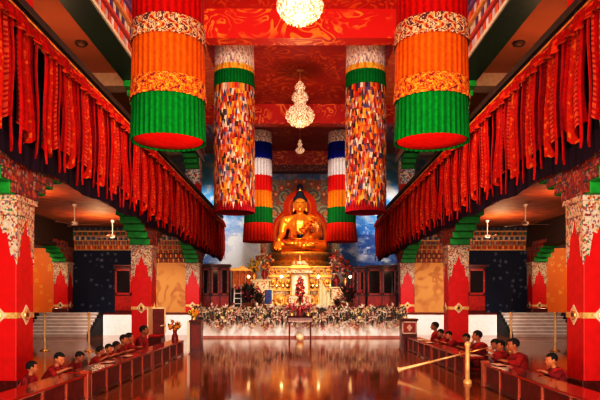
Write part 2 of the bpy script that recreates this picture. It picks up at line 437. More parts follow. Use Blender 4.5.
# ------------------------------------------------------------------ gallery drapes
def strip_meshes(var):
    rr=random.Random(var); w=.68+.14*rr.random()
    ph=rr.random()*6; deep=.085
    def bot(u):
        a=abs(u-.5)*2
        return 4.80-.20*math.cos(a*PI*1.0)*.5-.15*(1-a)-.15*rr.random()*.3
    cols=24; bots=[bot(i/cols) for i in range(cols+1)]
    def pos(u,v):
        z0=bots[int(round(u*cols))]; z=6.62+(z0-6.62)*v
        x=-.0+deep*(math.sin(u*PI*5+ph)*(.35+.65*v))+.03*math.sin(v*5+ph)
        return (x,(u-.5)*w*(1-.12*math.sin(v*PI)),z)
    def col(u,v):
        a=abs(u-.5); c=tuple(k*(.75+.5*((var*37)%6)/5) for k in (.38,.003,.003))
        if a<.13:
            q=noise.noise(Vector((u*26,v*30,var)))
            c=(.50,.02,.006) if q<.1 else (.7,.16,.02) if q>.34 else (.55,.02,.006)
        elif .30<a<.36: c=(.6,.10,.03) if int(v*40)%2 else (.36,.008,.012)
        elif a>.44: c=(.25,.006,.02)
        return vary(c,.12)
    body=MB().grid(cols,44,pos,col).mesh('cloth_panel',m_cloth,recalc=False)
    tails=[]
    for q in (-1,1):
        zb=4.18+.22*rr.random(); y0=q*(w*.5-.05)
        def tp(u,v):
            z=6.55+(zb-6.55)*v; ww=.11*(1-.25*v)
            if v>.93: ww*=max(.05,(1-v)/.07)
            return (.05+.025*math.sin(u*PI*2+q)+.02*math.sin(v*7+ph),y0+(u-.5)*ww,z)
        def tc(u,v):
            return vary((.50,.004,.003) if .2<u<.8 else (.45,.01,.01),.1)
        tails.append(MB().grid(6,26,tp,tc).mesh('tail',m_cloth,recalc=False))
    return body,tails
VAR=[strip_meshes(i) for i in range(6)]
for s in (-1,1):
    w=side_word[s]
    # dark backing cloth
    def bp(u,v):
        d=2+37.2*u; return (5.10+.02*math.sin(d*9),d,6.6-2.38*v+.05*math.sin(d*2.1)*v)
    o=MB().grid(300,6,bp,lambda u,v:vary((.004,.003,.011) if v<.85 else (.03,.008,.03),.3)).build('backing_cloth',m_cloth,fx=s,recalc=False)
    tag(o,'long dark navy cloth hung along the %s gallery behind red strips'%w,'drape')
    # valance along the rail
    def vp(u,v):
        d=2+37.2*u; ph=(d%1.0)
        zb=6.52-.15*math.sin(ph*PI)
        return (4.88+.05*math.sin(d*2*PI*4)*v-.04*v+.03*math.cos(d*PI*2),d,6.72+(zb-6.72)*v)
    def vc(u,v):
        d=2+37.2*u; q=noise.noise(Vector((d*3.1,v*3,s)))
        if q>.30 and d>9: return vary((.75,.07,.008),.2)
        if v>.88: return vary((.40,.05,.012),.2)
        return vary((.40,.003,.003),.2)
    o=MB().grid(900,8,vp,vc).build('gallery_valance',m_cloth,fx=s,recalc=False)
    tag(o,'scalloped red and gold valance along the top of the %s gallery'%w,'valance')
    # hand rail
    t=thing('gallery_rail','dark timber hand rail with a gold line above the %s gallery valance'%w,'rail',(s*5.3,0,6.75))
    MB().box(-.34,-.12,2,39.2,0,.14).build('rail_bar',m_dark,t,fx=s,bevel=.02)
    MB().box(-.355,-.34,2,39.2,.04,.085).build('gold_line',m_goldpaint,t,fx=s)
    MB().box(-.30,-.14,2,39.2,.26,.42).build('upper_bar',m_dark,t,fx=s,bevel=.02)
    for k in range(19): MB().box(-.24,-.18,3+2*k,3.07+2*k,.14,.28).build('baluster',m_dark,t,fx=s)
    n=0; d=38.7; k=0
    while d>8.6:
        body,tails=VAR[(k*5+(s>0)*2)%6]
        lab='red brocade hanging strip on %s gallery, %s from the altar end'%(w,ORD[k])
        o=link_mesh(body,'hanging_strip'); o.location=(s*4.97,d,0)
        o.scale=(-s,1,1)
        tag(o,lab,'hanging',group='red strips on the %s gallery'%w)
        for tm in tails: link_mesh(tm,'tail',o)
        d-=1.03; k+=1

# ------------------------------------------------------------------ cylinder banners
def pleated(R0,R1,z0,z1,n,amp,col,seg=5,ctop=None,va=.18):
    N=n*6; rr=random.Random(int(z0*100)); ph=[rr.uniform(.6,1.3) for _ in range(n)]
    prof=[(R0+(R1-R0)*j/seg,z0+(z1-z0)*j/seg) for j in range(seg+1)]
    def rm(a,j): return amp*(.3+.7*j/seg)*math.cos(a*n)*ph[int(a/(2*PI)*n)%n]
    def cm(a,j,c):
        k=.8+.2*math.cos(a*n); k*=.85+.15*ph[int(a/(2*PI)*n)%n]  # pleat valleys darkened in the colour, as shade would fall
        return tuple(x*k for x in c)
    return MB().lathe(prof,N,rmod=rm,cmod=cm,col=col)
def brocade_ring(R0,R1,z0,z1,pal,nu=260,nv=18,zig=.0):
    rr=random.Random(int(z0*77))
    prof=[(R0+(R1-R0)*j/nv,z0+(z1-z0)*j/nv) for j in range(nv+1)]
    def cm(a,j,c): 
        q=math.sin(a*16+2.4*math.sin(j*.42))+1.6*noise.noise(Vector((a*12,j*.35,z0)))
        return vary(pal[max(0,min(len(pal)-1,int((q+1.7)/3.4*len(pal))))],.06)
    return MB().lathe(prof,nu,rmod=lambda a,j:.012*math.sin(a*30)*(j/nv),cmod=cm)
def hanger(t,R0,ztop):
    b=MB(); b.tube([(0,0,ztop-.01),(0,0,11.695)],.025,8)
    for k in range(4):
        a=k*PI/2+.4; b.tube([(R0*.95*math.cos(a),R0*.95*math.sin(a),ztop-.02),(0,0,min(ztop+.4,11.68))],.012,6)
    b.build('hanger_cord',M('cord_red',(.3,.02,.02)),t)
pos_word={-1:'left',1:'right'}
for s in (-1,1):
    w=pos_word[s]
    # near: orange and green
    t=thing('cylinder_banner','huge red, orange and green pleated cylinder banner, %s of the pair'%w,'banner',(s*2.54,11.6,0)); t.scale=(.945,.945,1)
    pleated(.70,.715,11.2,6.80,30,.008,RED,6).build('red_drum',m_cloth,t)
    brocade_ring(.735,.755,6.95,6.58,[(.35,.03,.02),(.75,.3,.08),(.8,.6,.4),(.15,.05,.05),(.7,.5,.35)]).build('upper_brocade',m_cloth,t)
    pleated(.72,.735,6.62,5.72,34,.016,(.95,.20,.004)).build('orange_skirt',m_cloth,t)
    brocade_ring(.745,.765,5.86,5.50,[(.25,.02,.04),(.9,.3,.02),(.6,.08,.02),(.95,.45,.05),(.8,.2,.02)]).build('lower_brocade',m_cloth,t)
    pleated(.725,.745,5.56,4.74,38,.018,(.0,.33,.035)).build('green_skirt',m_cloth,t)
    MB().lathe([(.70,0),(.695,-.03),(.3,-.04),(.001,-.04)],40,cen=(0,0,4.80),col=(.85,.012,.006)).lathe([(.70,4.80),(.70,5.3)],40,col=(.5,.01,.01)).build('red_lining',m_cloth,t)
    MB().lathe([(.70,11.2),(.001,11.25)],30,col=RED).build('top_cover',m_cloth,t)
    hanger(t,.7,11.2)
    # middle: patchwork
    t=thing('cylinder_banner','tall white topped patchwork cylinder banner, %s of the gourd shaped chandelier'%w,'banner',(s*2.56,23.4,0))
    pal=[(.75,.20,.015)]*6+[(.50,.02,.012)]*6+[(.85,.74,.66)]*5+[(.9,.45,.03)]*6+[(.10,.10,.32)]*3+[(.6,.22,.20)]*2+[(.10,.015,.01)]*4+[(.38,.30,.48)]*2+[(.06,.16,.05)]
    MB().lathe([(.74,11.0),(.74,5.2)],40,col=(.3,.02,.02)).build('drum',m_cloth,t)
    b=MB(); z=10.05; NT=50; row=0; rr=random.Random(5+s)
    while z>5.82:
        for k in range(NT):
            a0=2*PI*(k+.5*(row%2))/NT; da=2*PI/NT*.52; c=vary(rr.choice(pal),.25)
            h=.46+.24*rr.random(); r0=.75+.004*rr.random(); r1=.80
            pts=[]
            for (aa,zz,r_) in ((-1,0,r0),(0,0,r0),(1,0,r0),(-1,-.62,.785),(0,-.62,.80),(1,-.62,.785),(0,-1,r1)):
                pts.append((r_*math.cos(a0+aa*da),r_*math.sin(a0+aa*da),z+zz*h))
            c2=vary(rr.choice(pal),.2)
            b.add(pts,[(0,1,4,3),(1,2,5,4),(3,4,6),(4,5,6)],[c,vary(c,.35),c2,c2])
        z-=.235; row+=1
    b.c=[tuple(k*.95 for k in c) for c in b.c]; b.build('silk_tongues',m_silk,t,recalc=False)
    brocade_ring(.755,.77,11.66,10.66,[(.95,.92,.92),(.9,.82,.84),(.95,.92,.92),(.42,.36,.45),(.85,.55,.55),(.92,.87,.85),(.95,.9,.9)],nv=14).build('white_crown',m_cloth,t)
    brocade_ring(.765,.78,10.70,10.46,[(.85,.3,.03),(.9,.55,.06),(.9,.6,.1)],nv=2).build('yellow_band',m_cloth,t)
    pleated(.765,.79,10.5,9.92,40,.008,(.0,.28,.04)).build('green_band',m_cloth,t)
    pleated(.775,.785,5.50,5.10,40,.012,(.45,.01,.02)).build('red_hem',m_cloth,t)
    MB().lathe([(.77,11.66),(.001,11.68)],30,col=WHITE).build('top_cover',m_cloth,t)
    MB().tube([(0,0,11.66),(0,0,11.695)],.03,8).build('hanger_cord',M('cord_red',(.3,.02,.02)),t)
    # far: rainbow
    t=thing('cylinder_banner','blue, white, red, orange, green striped cylinder banner on the %s of the buddha'%w,'banner',(s*2.48,35.8,0)); t.scale=(1.13,1.13,1)
    brocade_ring(.70,.71,11.66,10.98,[(.95,.9,.88),(.88,.8,.78),(.95,.9,.88),(.4,.3,.26),(.85,.65,.55),(.95,.9,.88)],nv=14).build('white_crown',m_cloth,t)
    for nm,z1,z0,r,c in (('blue_band',11.0,10.0,.715,(.006,.012,.40)),('white_band',10.05,9.02,.72,(.8,.72,.74)),('red_band',9.06,8.12,.725,(.72,.012,.008)),('orange_band',8.16,7.15,.73,(.9,.26,.01)),('green_band',7.2,6.18,.735,(.005,.20,.03)),('red_skirt',6.24,5.16,.81,(.85,.03,.008))):
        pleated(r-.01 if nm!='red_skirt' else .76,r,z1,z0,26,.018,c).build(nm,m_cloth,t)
    MB().lathe([(.70,11.66),(.001,11.68)],30,col=WHITE).build('top_cover',m_cloth,t)
    MB().tube([(0,0,11.66),(0,0,11.695)],.03,8).build('hanger_cord',M('cord_red',(.3,.02,.02)),t)

# ------------------------------------------------------------------ chandeliers
def crystal_mat():
    m,nt,b=_base('lit_crystal')
    v=nt.nodes.new('ShaderNodeTexVoronoi'); v.inputs['Scale'].default_value=16; link(nt,coords(nt),v.inputs['Vector'])
    r=ramp(nt,[(.0,(1,.86,.70)),(.35,(.85,.63,.46)),(.7,(.35,.17,.09))]); link(nt,v.outputs['Distance'],r.inputs['Fac'])
    link(nt,r.outputs['Color'],b.inputs['Base Color']); link(nt,r.outputs['Color'],b.inputs['Emission Color']); b.inputs['Emission Strength'].default_value=.5; b.inputs['Roughness'].default_value=.15
    return m
m_cry=crystal_mat()
def chandelier(d,zb,label,k=1.0):
    t=thing('chandelier',label,'chandelier',(0,d,zb))
    prof=[(.02,0),(.18,.03),(.38,.12),(.53,.27),(.60,.42),(.61,.52),(.56,.64),(.44,.78),(.30,.88),(.20,.96)]
    b=MB().lathe([(r*k,z*k) for r,z in prof],32); rr=random.Random(3)
    for r,z in prof[1:-1]:
        n=int(6+r*44)
        for i in range(n):
            a=2*PI*i/n+z*3; b.ell((r*k*1.02*math.cos(a),r*k*1.02*math.sin(a),z*k-.02),(.03*k,.03*k,.045*k),6,4)
    b.build('crystal_bowl',m_cry,t)
    prof=[(.18,.94),(.24,1.04),(.33,1.18),(.34,1.30),(.26,1.42),(.14,1.50)]
    b=MB().lathe([(r*k,z*k) for r,z in prof],24)
    for r,z in prof:
        n=int(6+r*44)
        for i in range(n):
            a=2*PI*i/n; b.ell((r*k*1.03*math.cos(a),r*k*1.03*math.sin(a),z*k),(.026*k,.026*k,.04*k),6,4)
    b.build('crystal_tier',m_cry,t)
    prof=[(.12,1.48),(.20,1.62),(.21,1.72),(.14,1.84),(.06,1.92)]
    b=MB().lathe([(r*k,z*k) for r,z in prof],20)
    for r,z in prof:
        for i in range(10):
            a=2*PI*i/10; b.ell((r*k*1.05*math.cos(a),r*k*1.05*math.sin(a),z*k),(.022*k,.022*k,.035*k),6,4)
    b.build('crystal_crown',m_cry,t)
    MB().tube([(0,0,1.9*k),(0,0,2.25*k)],.03*k,8).tube([(0,0,2.2*k),(0,0,11.7-zb-.04)],.015,6).lathe([(.16*k,11.7-zb-.06),(.02,11.7-zb-.005)],16).build('stem',m_brass,t)
chandelier(16.3,9.22,'crystal globe chandelier at the top edge, only its lower bowl in view')
chandelier(26,9.22,'lit gourd shaped crystal chandelier hanging between the patchwork banners')
chandelier(35,10.25,'small crystal pendant hanging before the painted wall above the buddha',.42)

# ------------------------------------------------------------------ buddha, halo, lotus seat
def mural(u,v):
    x=-2.7+5.4*u; z=3.6+7.0*v
    r=math.hypot(x,z-6.2)
    n=noise.fractal(Vector((x*2.2,z*2.2,1)),1,2,4)
    if z>9.9: c=Vector((.12,.2,.45)).lerp(Vector((.45,.4,.5)),max(0,min(1,n+.4)))
    else:
        c=Vector((.45,.12,.05)).lerp(Vector((.35,.32,.22)),max(0,min(1,.5+1.3*n)))
    # scrolling roundels
    for cx,cz,rr in ((-1.75,7.6,.62),(1.75,7.6,.62),(-1.0,8.8,.5),(1.0,8.8,.5),(-1.9,9.2,.4),(1.9,9.2,.4),(-2.0,6.2,.5),(2.0,6.2,.5)):
        q=math.hypot(x-cx,z-cz)
        if q<rr:
            a=math.atan2(z-cz,x-cx); sp=math.sin(q*22-a*2)
            c=Vector((.42,.38,.26)) if sp>0 else Vector((.20,.15,.12))
            if q<rr*.25: c=Vector((.6,.25,.05))
    q=math.hypot(x/.35,(z-9.2)/.7)
    if q<1: c=Vector((.03,.04,.16)) if q<.7 else Vector((.6,.12,.04))
    for k in range(14):
        a=PI*k/13; cx=2.2*math.cos(a); cz=7.2+2.6*math.sin(a)
        if math.hypot((x-cx)/.17,(z-cz)/.22)<1: c=Vector((.65,.08,.03)) if math.hypot(x-cx,z-cz)>.1 else Vector((.85,.5,.2))
    c*=.85+.35*noise.noise(Vector((x*9,z*9,4)))
    return tuple(max(0,k) for k in c)
o=MB().grid(120,150,lambda u,v:(-2.7+5.4*u,40.97,3.6+7.0*v),mural).build('painted_mural',MA('mural_paint',.7,var=.15))
tag(o,'large painted wall hanging of scrolls and deities behind the golden buddha','mural')
struct(MB().box(-5.2,5.2,40.0,40.9,10.3,10.72).build('trim_40',m_redfrieze))

BZ=4.62; BY=37.0; BS=4.05
m_halo=MA('halo_paint',.95,var=.2); m_halo.node_tree.nodes['Principled BSDF'].inputs['Specular IOR Level'].default_value=.05
halo=thing('halo',"orange flame edged halo standing behind the golden buddha's back and head",'halo',(0,BY+1.45,BZ))
b=MB(); NF=60
poly=[]
for k in range(NF*2):
    a=2*PI*k/(NF*2); r=1.0+(.07 if k%2 else 0)
    poly.append((1.78*r*math.cos(a),1.35+1.72*r*math.sin(a)))
b.prism(poly,'y',0,.06,(.34,.016,.004)); b.build('flame_rim',m_halo,halo)
for i,(r,c,yy) in enumerate(((1.62,(.36,.09,.012),-.02),(1.45,(.30,.02,.008),-.04),(1.2,(.16,.13,.06),-.06),(.95,(.30,.03,.01),-.08))):
    MB().prism([(r*1.05*math.cos(2*PI*k/64),1.35+r*math.sin(2*PI*k/64)) for k in range(64)],'y',yy,yy+.03,c).build('body_ring',m_halo,halo)
b=MB(); poly=[]
for k in range(80):
    a=2*PI*k/80; r=1.0+(.08 if k%2 else 0); poly.append((1.02*r*math.cos(a),2.95+1.12*r*math.sin(a)))
b.prism(poly,'y',-.14,-.10,(.36,.03,.005))
hr=b.build('head_flames',m_halo,halo)
for r,c,yy in ((.90,(.34,.03,.008),-.16),(.74,(.42,.09,.012),-.18),(.64,(.28,.04,.02),-.2)):
    MB().prism([(r*math.cos(2*PI*k/48),2.95+r*1.1*math.sin(2*PI*k/48)) for k in range(48)],'y',yy,yy+.03,c).build('head_ring',m_halo,hr)

MB().box(-.5,.5,0,.06,-.895,.3).build('support_post',m_dred,halo)
def fingers(b,w,d,n,side,L=.05,r=.008,curl=.4,spread=.12):
    """palm and five fingers; w wrist, d pointing dir, n palm normal, side thumb direction"""
    w=Vector(w);d=Vector(d).normalized();n=Vector(n);n=(n-d*n.dot(d)).normalized();t=Vector(side);t=(t-d*t.dot(d)-n*t.dot(n)).normalized()
    pl=L*1.05
    for q in (-.5,-.17,.17,.5):
        b.cap(w,w+d*pl+t*q*pl*.95,r*1.25,r*1.2)
    for i,(q,l) in enumerate(((.5,.9),(.17,1.05),(-.17,.97),(-.5,.75))):
        p=w+d*pl+t*q*pl*.95; dd=(d+t*q*spread*2).normalized()
        p1=p+dd*L*l*.5; p2=p1+(dd*math.cos(curl)+n*math.sin(curl)).normalized()*L*l*.32; p3=p2+(dd*math.cos(curl*1.9)+n*math.sin(curl*1.9)).normalized()*L*l*.25
        b.cap(p,p1,r,r*.93); b.cap(p1,p2,r*.93,r*.88); b.cap(p2,p3,r*.88,r*.75)
    p=w+d*pl*.25+t*pl*.4; p1=p+(d*.6+t*.8).normalized()*L*.5; p2=p1+(d*.9+t*.3+n*.25).normalized()*L*.38
    b.cap(w+d*pl*.15,p,r*1.2,r*1.15); b.cap(p,p1,r*1.15,r); b.cap(p1,p2,r,r*.85)

bud=thing('buddha_statue','large golden seated buddha with blue black hair touching the earth','statue',(0,BY,BZ)); bud.scale=(BS,)*3
b=MB()
b.ell((0,.06,.10),(.20,.17,.12)); b.cap((0,.05,.12),(0,.05,.42),.16,.175)
b.ell((0,.02,.42),(.225,.135,.12)); b.ell((0,.04,.29),(.165,.125,.14))
for q in (-1,1):
    b.cap((q*.13,.05,.10),(q*.345,-.12,.085),.105,.085); b.cap((q*.345,-.12,.08),(-q*.06,-.27,.075+.03*(q>0)),.08,.055)
    b.ell((-q*.13,-.27,.085+.03*(q>0)),(.10,.045,.035))
    b.ell((q*.215,.03,.485),(.075,.085,.075))
    b.cap((q*.235,.03,.48),(q*.275,.0,.27),.068,.056)
    b.cap((q*.05,.03,.52),(q*.2,.03,.49),.075,.07)
b.cap((-.275,.0,.27),(-.315,-.19,.175),.055,.036)
fingers(b,(-.318,-.205,.165),(-.02,-.12,-.20),(0,1,-.4),(1,0,0),L=.085,r=.0135,curl=.15)
b.cap((.275,.0,.27),(.10,-.22,.185),.055,.038)
fingers(b,(.085,-.235,.18),(-1,-.12,0),(0,0,1),(0,-1,.2),L=.085,r=.0135,curl=.15)
b.cap((0,.03,.52),(0,.015,.62),.062,.056)
b.ell((0,.0,.735),(.093,.102,.135)); b.ell((0,-.028,.675),(.068,.068,.07)); b.ell((0,-.09,.635),(.028,.02,.02))
b.cap((0,-.10,.765),(0,-.125,.705),.013,.02); b.ell((0,-.092,.665),(.036,.02,.0085)); b.ell((0,-.09,.652),(.03,.02,.0085))
for q in (-1,1):
    b.cap((q*.012,-.098,.782),(q*.07,-.08,.785),.009,.006); b.ell((q*.038,-.086,.755),(.024,.016,.012))
    b.ell((q*.098,.01,.72),(.014,.028,.055)); b.cap((q*.1,.01,.68),(q*.1,.0,.63),.013,.016)
body=link_mesh(remesh(b,'body',M('gilded_skin',(.86,.33,.035),.32,.45,var=.12,scale=3),.0095,3),'body',bud)
b=MB(); b.ell((0,.02,.775),(.105,.108,.115)); b.ell((0,.03,.885),(.055,.055,.055))
rr=random.Random(1)
hm=MB()
for (c,r,zmin) in (((0,.02,.775),(.100,.103,.108),.79),((0,.03,.885),(.05,.05,.05),.86)):
    hm.ell(c,r,24,14)
    for j in range(1,11):
        t_=PI*.62*j/10; n_=int(4+26*math.sin(t_))
        for i in range(n_):
            a=2*PI*(i+.5*(j%2))/n_
            p=(c[0]+r[0]*math.sin(t_)*math.cos(a),c[1]+r[1]*math.sin(t_)*math.sin(a),c[2]+r[2]*math.cos(t_))
            if p[2]>zmin-.06 and not(p[1]<-.0 and p[2]<.815): hm.ell(p,.0125,6,5)
# drop the lower skull so that the face stays free
keep=[]
hair=hm.build('hair_curls',M('hair_blue_black',(.012,.014,.045),.5),bud)
bm=bmesh.new(); bm.from_mesh(hair.data)
bmesh.ops.delete(bm,geom=[f for f in bm.faces if (f.calc_center_median().z<.80 and f.calc_center_median().y<.02) or f.calc_center_median().z<.70],context='FACES')
bm.to_mesh(hair.data); bm.free()
MB().lathe([(.02,0),(.028,.012),(.018,.03),(.006,.05),(.001,.06)],12,cen=(0,.03,.935)).build('crown_jewel',m_gold,bud)
for q in (-1,1):
    MB().ell((q*.038,-.0995,.752),(.019,.006,.0045),10,6).build('eye',m_eye,bud)
MB().ell((0,-.1115,.663),(.026,.004,.005),10,6).build('lips',M('lip_red',(.5,.06,.02),.4),bud)
# robe over the left shoulder and the legs
b=MB()
b.cap((.235,.03,.485),(.278,.0,.27),.082,.07); b.cap((.275,0,.27),(.16,-.15,.21),.068,.058)
for k in range(9):
    a=k/8; b.cap((.20-.33*a,-.10-.055*math.sin(a*PI),.53-.30*a),(.24-.28*a,-.075-.07*math.sin(a*PI),.50-.33*a),.020,.020)
b.cap((.16,.05,.53),(-.12,.16,.2),.07,.08); b.ell((0,.08,.25),(.185,.135,.22)); b.ell((0,.06,.13),(.21,.18,.12))
for q in (-1,1):
    b.cap((q*.13,.05,.11),(q*.345,-.12,.09),.112,.094); b.cap((q*.345,-.12,.085),(-q*.0,-.265,.08+.03*(q>0)),.09,.066)
robe=link_mesh(remesh(b,'robe',M('gilded_robe',(.72,.19,.012),.35,.45,var=.2,scale=5),.012,3),'robe',bud)
b=MB()
for k in range(7):   # pleat ridges on shoulder, arm and knees
    b.tube([(.17+.018*k,-.055+.01*k,.555-.012*k),(.19+.02*k,-.085,.44),(.17+.02*k,-.105+.006*k,.30)],.007,6)
for q in (-1,1):
    for k in range(4):
        b.tube([(q*(.16+.05*k),-.06-.04*k,.205-.018*k),(q*(.10+.05*k),-.23-.005*k,.165-.012*k),(q*(.02+.05*k),-.325+.008*k,.11)],.007,6)
b.build('robe_folds',m_gold,robe)
MB().lathe([(.001,0),(.035,.0),(.05,.03),(.055,.055),(.048,.055),(.03,.03)],18,cen=(0,-.27,.19)).build('alms_bowl',M('dark_bowl',(.01,.012,.03),.3),bud)

def lotus(label):
    t=thing('lotus_seat',label,'pedestal',(0,BY,3.72))
    MB().lathe([(1.75,0),(1.8,.12),(1.55,.22),(1.4,.42),(1.5,.55),(1.8,.75),(1.8,.9),(.001,.9)],48,m=Matrix.Diagonal((1,.62,1,1))).build('seat_drum',m_goldpaint,t)
    for row,(z0,z1,r0,r1) in enumerate(((.40,.80,1.46,1.92),(.40,.10,1.46,1.9))):
        for k in range(26):
            a=2*PI*(k+.5*row)/26; da=2*PI/26*.5; b=MB(); pts=[]
            for v,wd in ((0,.75),(.35,1.0),(.7,.8),(1.0,.05)):
                r=r0+(r1-r0)*math.sin(v*PI/2); z=z0+(z1-z0)*v
                for u in (-1,0,1):
                    bul=.05*(1-abs(u))
                    pts.append(((r+bul)*math.cos(a+u*da*wd),(r+bul)*math.sin(a+u*da*wd)*.62,z))
            fs=[(i*3+j,i*3+j+1,i*3+j+4,i*3+j+3) for i in range(3) for j in range(2)]
            if math.sin(a)<.25: b.add(pts,fs,(1,1,1),True).build('petal',m_gold if row==0 else m_goldpaint,t,recalc=False)
lotus('golden lotus petal seat carrying the seated buddha')

# ------------------------------------------------------------------ altar tiers
m_ivory=MV('ivory_gilt_carving',[(0,(.80,.66,.50)),(.3,(.6,.22,.06)),(.45,(.85,.72,.58)),(.7,(.42,.06,.03)),(.82,(.78,.5,.25))],(14,14,14),.45)
t=thing('altar','tiered cream and gold carved altar rising below the lotus seat','altar',(0,34.6,1.07))
def tier(nm,x,y0,y1,z0,z1,n):
    o=MB().box(-x,x,y0,y1,z0,z1).build(nm,m_ivory,t,bevel=.02)
    MB().box(-x-.08,x+.08,y0-.08,y1,z1-.1,z1).box(-x-.06,x+.06,y0-.06,y1,z0,z0+.1).build('gilt_moulding',m_gold,o,bevel=.015)
    for k in range(n):
        xx=-x+(k+.5)*2*x/n; h=(z1-z0)
        b=MB().lathe([(.3*h,-.02),(.3*h,.03),(.24*h,.05),(.2*h,.02),(.12*h,.07),(.001,.08)],18,m=Matrix.Translation((xx,y0-.0,z0+h/2))@Matrix.Rotation(PI/2,4,'X')); b.build('carved_rosette',m_gold,o)
tier('lower_tier',2.0,.0,4.6,0,1.25,7); tier('middle_tier',1.85,.7,4.6,1.25,2.05,8); tier('upper_tier',1.9,1.1,4.6,2.05,2.65,9)

# small shrine in the middle, in front of the altar
t=thing('shrine_cabinet','cream carved shrine cabinet with gilt tiered roof at the centre of the altar','shrine',(0,33.3,1.07))
MB().box(-.62,.62,-.3,.5,0,.9).build('plinth',m_ivory,t,bevel=.02)
MB().box(-.55,.55,-.2,.5,.9,2.1).build('body',m_cream,t,bevel=.02)
MB().prism([(-.42,1.0),(.42,1.0),(.42,1.75),(.25,1.95),(0,2.03),(-.25,1.95),(-.42,1.75)],'y',-.215,-.19).build('niche',M('niche_glow',(.9,.55,.4),.5,emit=.5),t)  # niche panel given its own glow to brighten the altar centre
for q in (-1,1): MB().lathe([(.07,0),(.07,.06),(.05,.1),(.05,1.1),(.08,1.15),(.08,1.2)],12,cen=(q*.5,-.25,.9)).build('column',m_gold,t)
for i,(x,z) in enumerate(((.78,2.1),(.62,2.36),(.45,2.58))):
    o=MB().prism([(-x,z),(x,z),(x*.9,z+.08),(x*.72,z+.2),(-x*.72,z+.2),(-x*.9,z+.08)],'y',-.42+.08*i,.5).build('roof_tier',m_gold if i%2 else m_ivory,t,bevel=.015)
MB().lathe([(.12,0),(.15,.06),(.07,.14),(.1,.2),(.02,.34),(.001,.4)],14,cen=(0,.0,2.78)).build('finial',m_gold,t)

def bouquet(t,zc,rx,rz,n,cols,rf=.05,seed=1,y=0):
    rr=random.Random(seed); b=MB(); lf=MB()
    for i in range(n):
        a=rr.uniform(0,2*PI); v=rr.uniform(-1,1); k=rr.uniform(.55,1)
        p=Vector((rx*k*math.sqrt(1-v*v)*math.cos(a),y+rx*k*math.sqrt(1-v*v)*math.sin(a),zc+rz*k*v)); c=vary(rr.choice(cols),.2)
        for q in range(5):
            aa=2*PI*q/5+a; b.ell(p+Vector((rf*.7*math.cos(aa),-.01,rf*.7*math.sin(aa))),(rf*.55,rf*.4,rf*.55),6,4,c)
        b.ell(p+Vector((0,-rf*.3,0)),rf*.35,6,4,(.9,.6,.1))
        for q in range(2):
            d=Vector((rr.uniform(-1,1),rr.uniform(-1,1),rr.uniform(-.6,.8))).normalized(); u=d.cross(Vector((0,0,1))).normalized()*rf*.6
            lf.add([p,p+d*rf*1.5+u,p+d*rf*3.2,p+d*rf*1.5-u],[(0,1,2,3)],vary((.03,.10,.02),.4))
    b.build('blossoms',m_paint,t); lf.build('leaves',m_paint,t,recalc=False)
def vase(label,loc,h,r,mat,cols,rx,rz,n,seed,rf=.06):
    t=thing('flower_vase',label,'vase',loc)
    MB().lathe([(.001,0),(r*.6,0),(r*.65,.04*h),(r*.45,.12*h),(r,.5*h),(r*.8,.75*h),(r*.45,.88*h),(r*.6,h),(r*.5,h)],20).build('vase_body',mat,t)
    b=MB(); rr=random.Random(seed)
    for k in range(7): b.tube([(0,0,h*.9),(rr.uniform(-.5,.5)*rx,rr.uniform(-.5,.5)*rx,h+rz*.9)],.012,5,(.04,.12,.02))
    b.build('stems',m_paint,t)
    bouquet(t,h+rz*.95,rx,rz,n,cols,rf,seed)
m_vred=M('red_glaze',(.25,.02,.02),.25)
# stands left and right of the altar with vases
def stand(label,x,y,w,h,mat):
    t=thing('altar_stand',label,'stand',(x,y,1.07))
    MB().box(-w/2,w/2,-.3,.3,h-.08,h).build('top',mat,t,bevel=.01)
    for a in (-1,1):
        for c in (-1,1): MB().box(a*(w/2-.06)-.04,a*(w/2-.06)+.04,c*.22-.04,c*.22+.04,0,h-.08).build('leg',mat,t)
    MB().box(-w/2+.05,w/2-.05,-.26,-.23,.25,h-.1).build('front_panel',m_ivory if mat is m_cream else m_dred,t)
    return t
stand('cream carved stand under the orange bouquet left of the altar',-2.15,33.0,1.1,1.75,m_cream)
vase('red vase of orange and yellow flowers on the left altar stand',(-1.95,33.0,2.82),.55,.2,m_vred,[(.8,.10,.03),(.6,.03,.02),(.9,.5,.1),(.85,.75,.6)],.48,.55,46,3)
vase('squat gold vase of bright yellow flowers on the left altar stand',(-2.5,32.95,2.82),.40,.16,m_gold,[(.95,.6,.03),(.95,.75,.1),(.9,.4,.03)],.33,.40,36,4)
stand('cream carved stand under the pink and red flowers right of the altar',2.15,33.0,1.1,1.35,m_cream)
vase('dark red vase of red and pink flowers on the right altar stand',(2.0,33.0,2.42),.6,.2,m_vred,[(.7,.04,.06),(.8,.4,.45),(.5,.02,.03),(.9,.7,.6)],.50,.72,60,5)
vase('brass vase of crimson flowers at the outer end of the right altar stand',(2.5,33.0,2.42),.5,.15,m_brass,[(.6,.02,.04),(.4,.01,.02),(.9,.6,.6)],.32,.55,36,6)
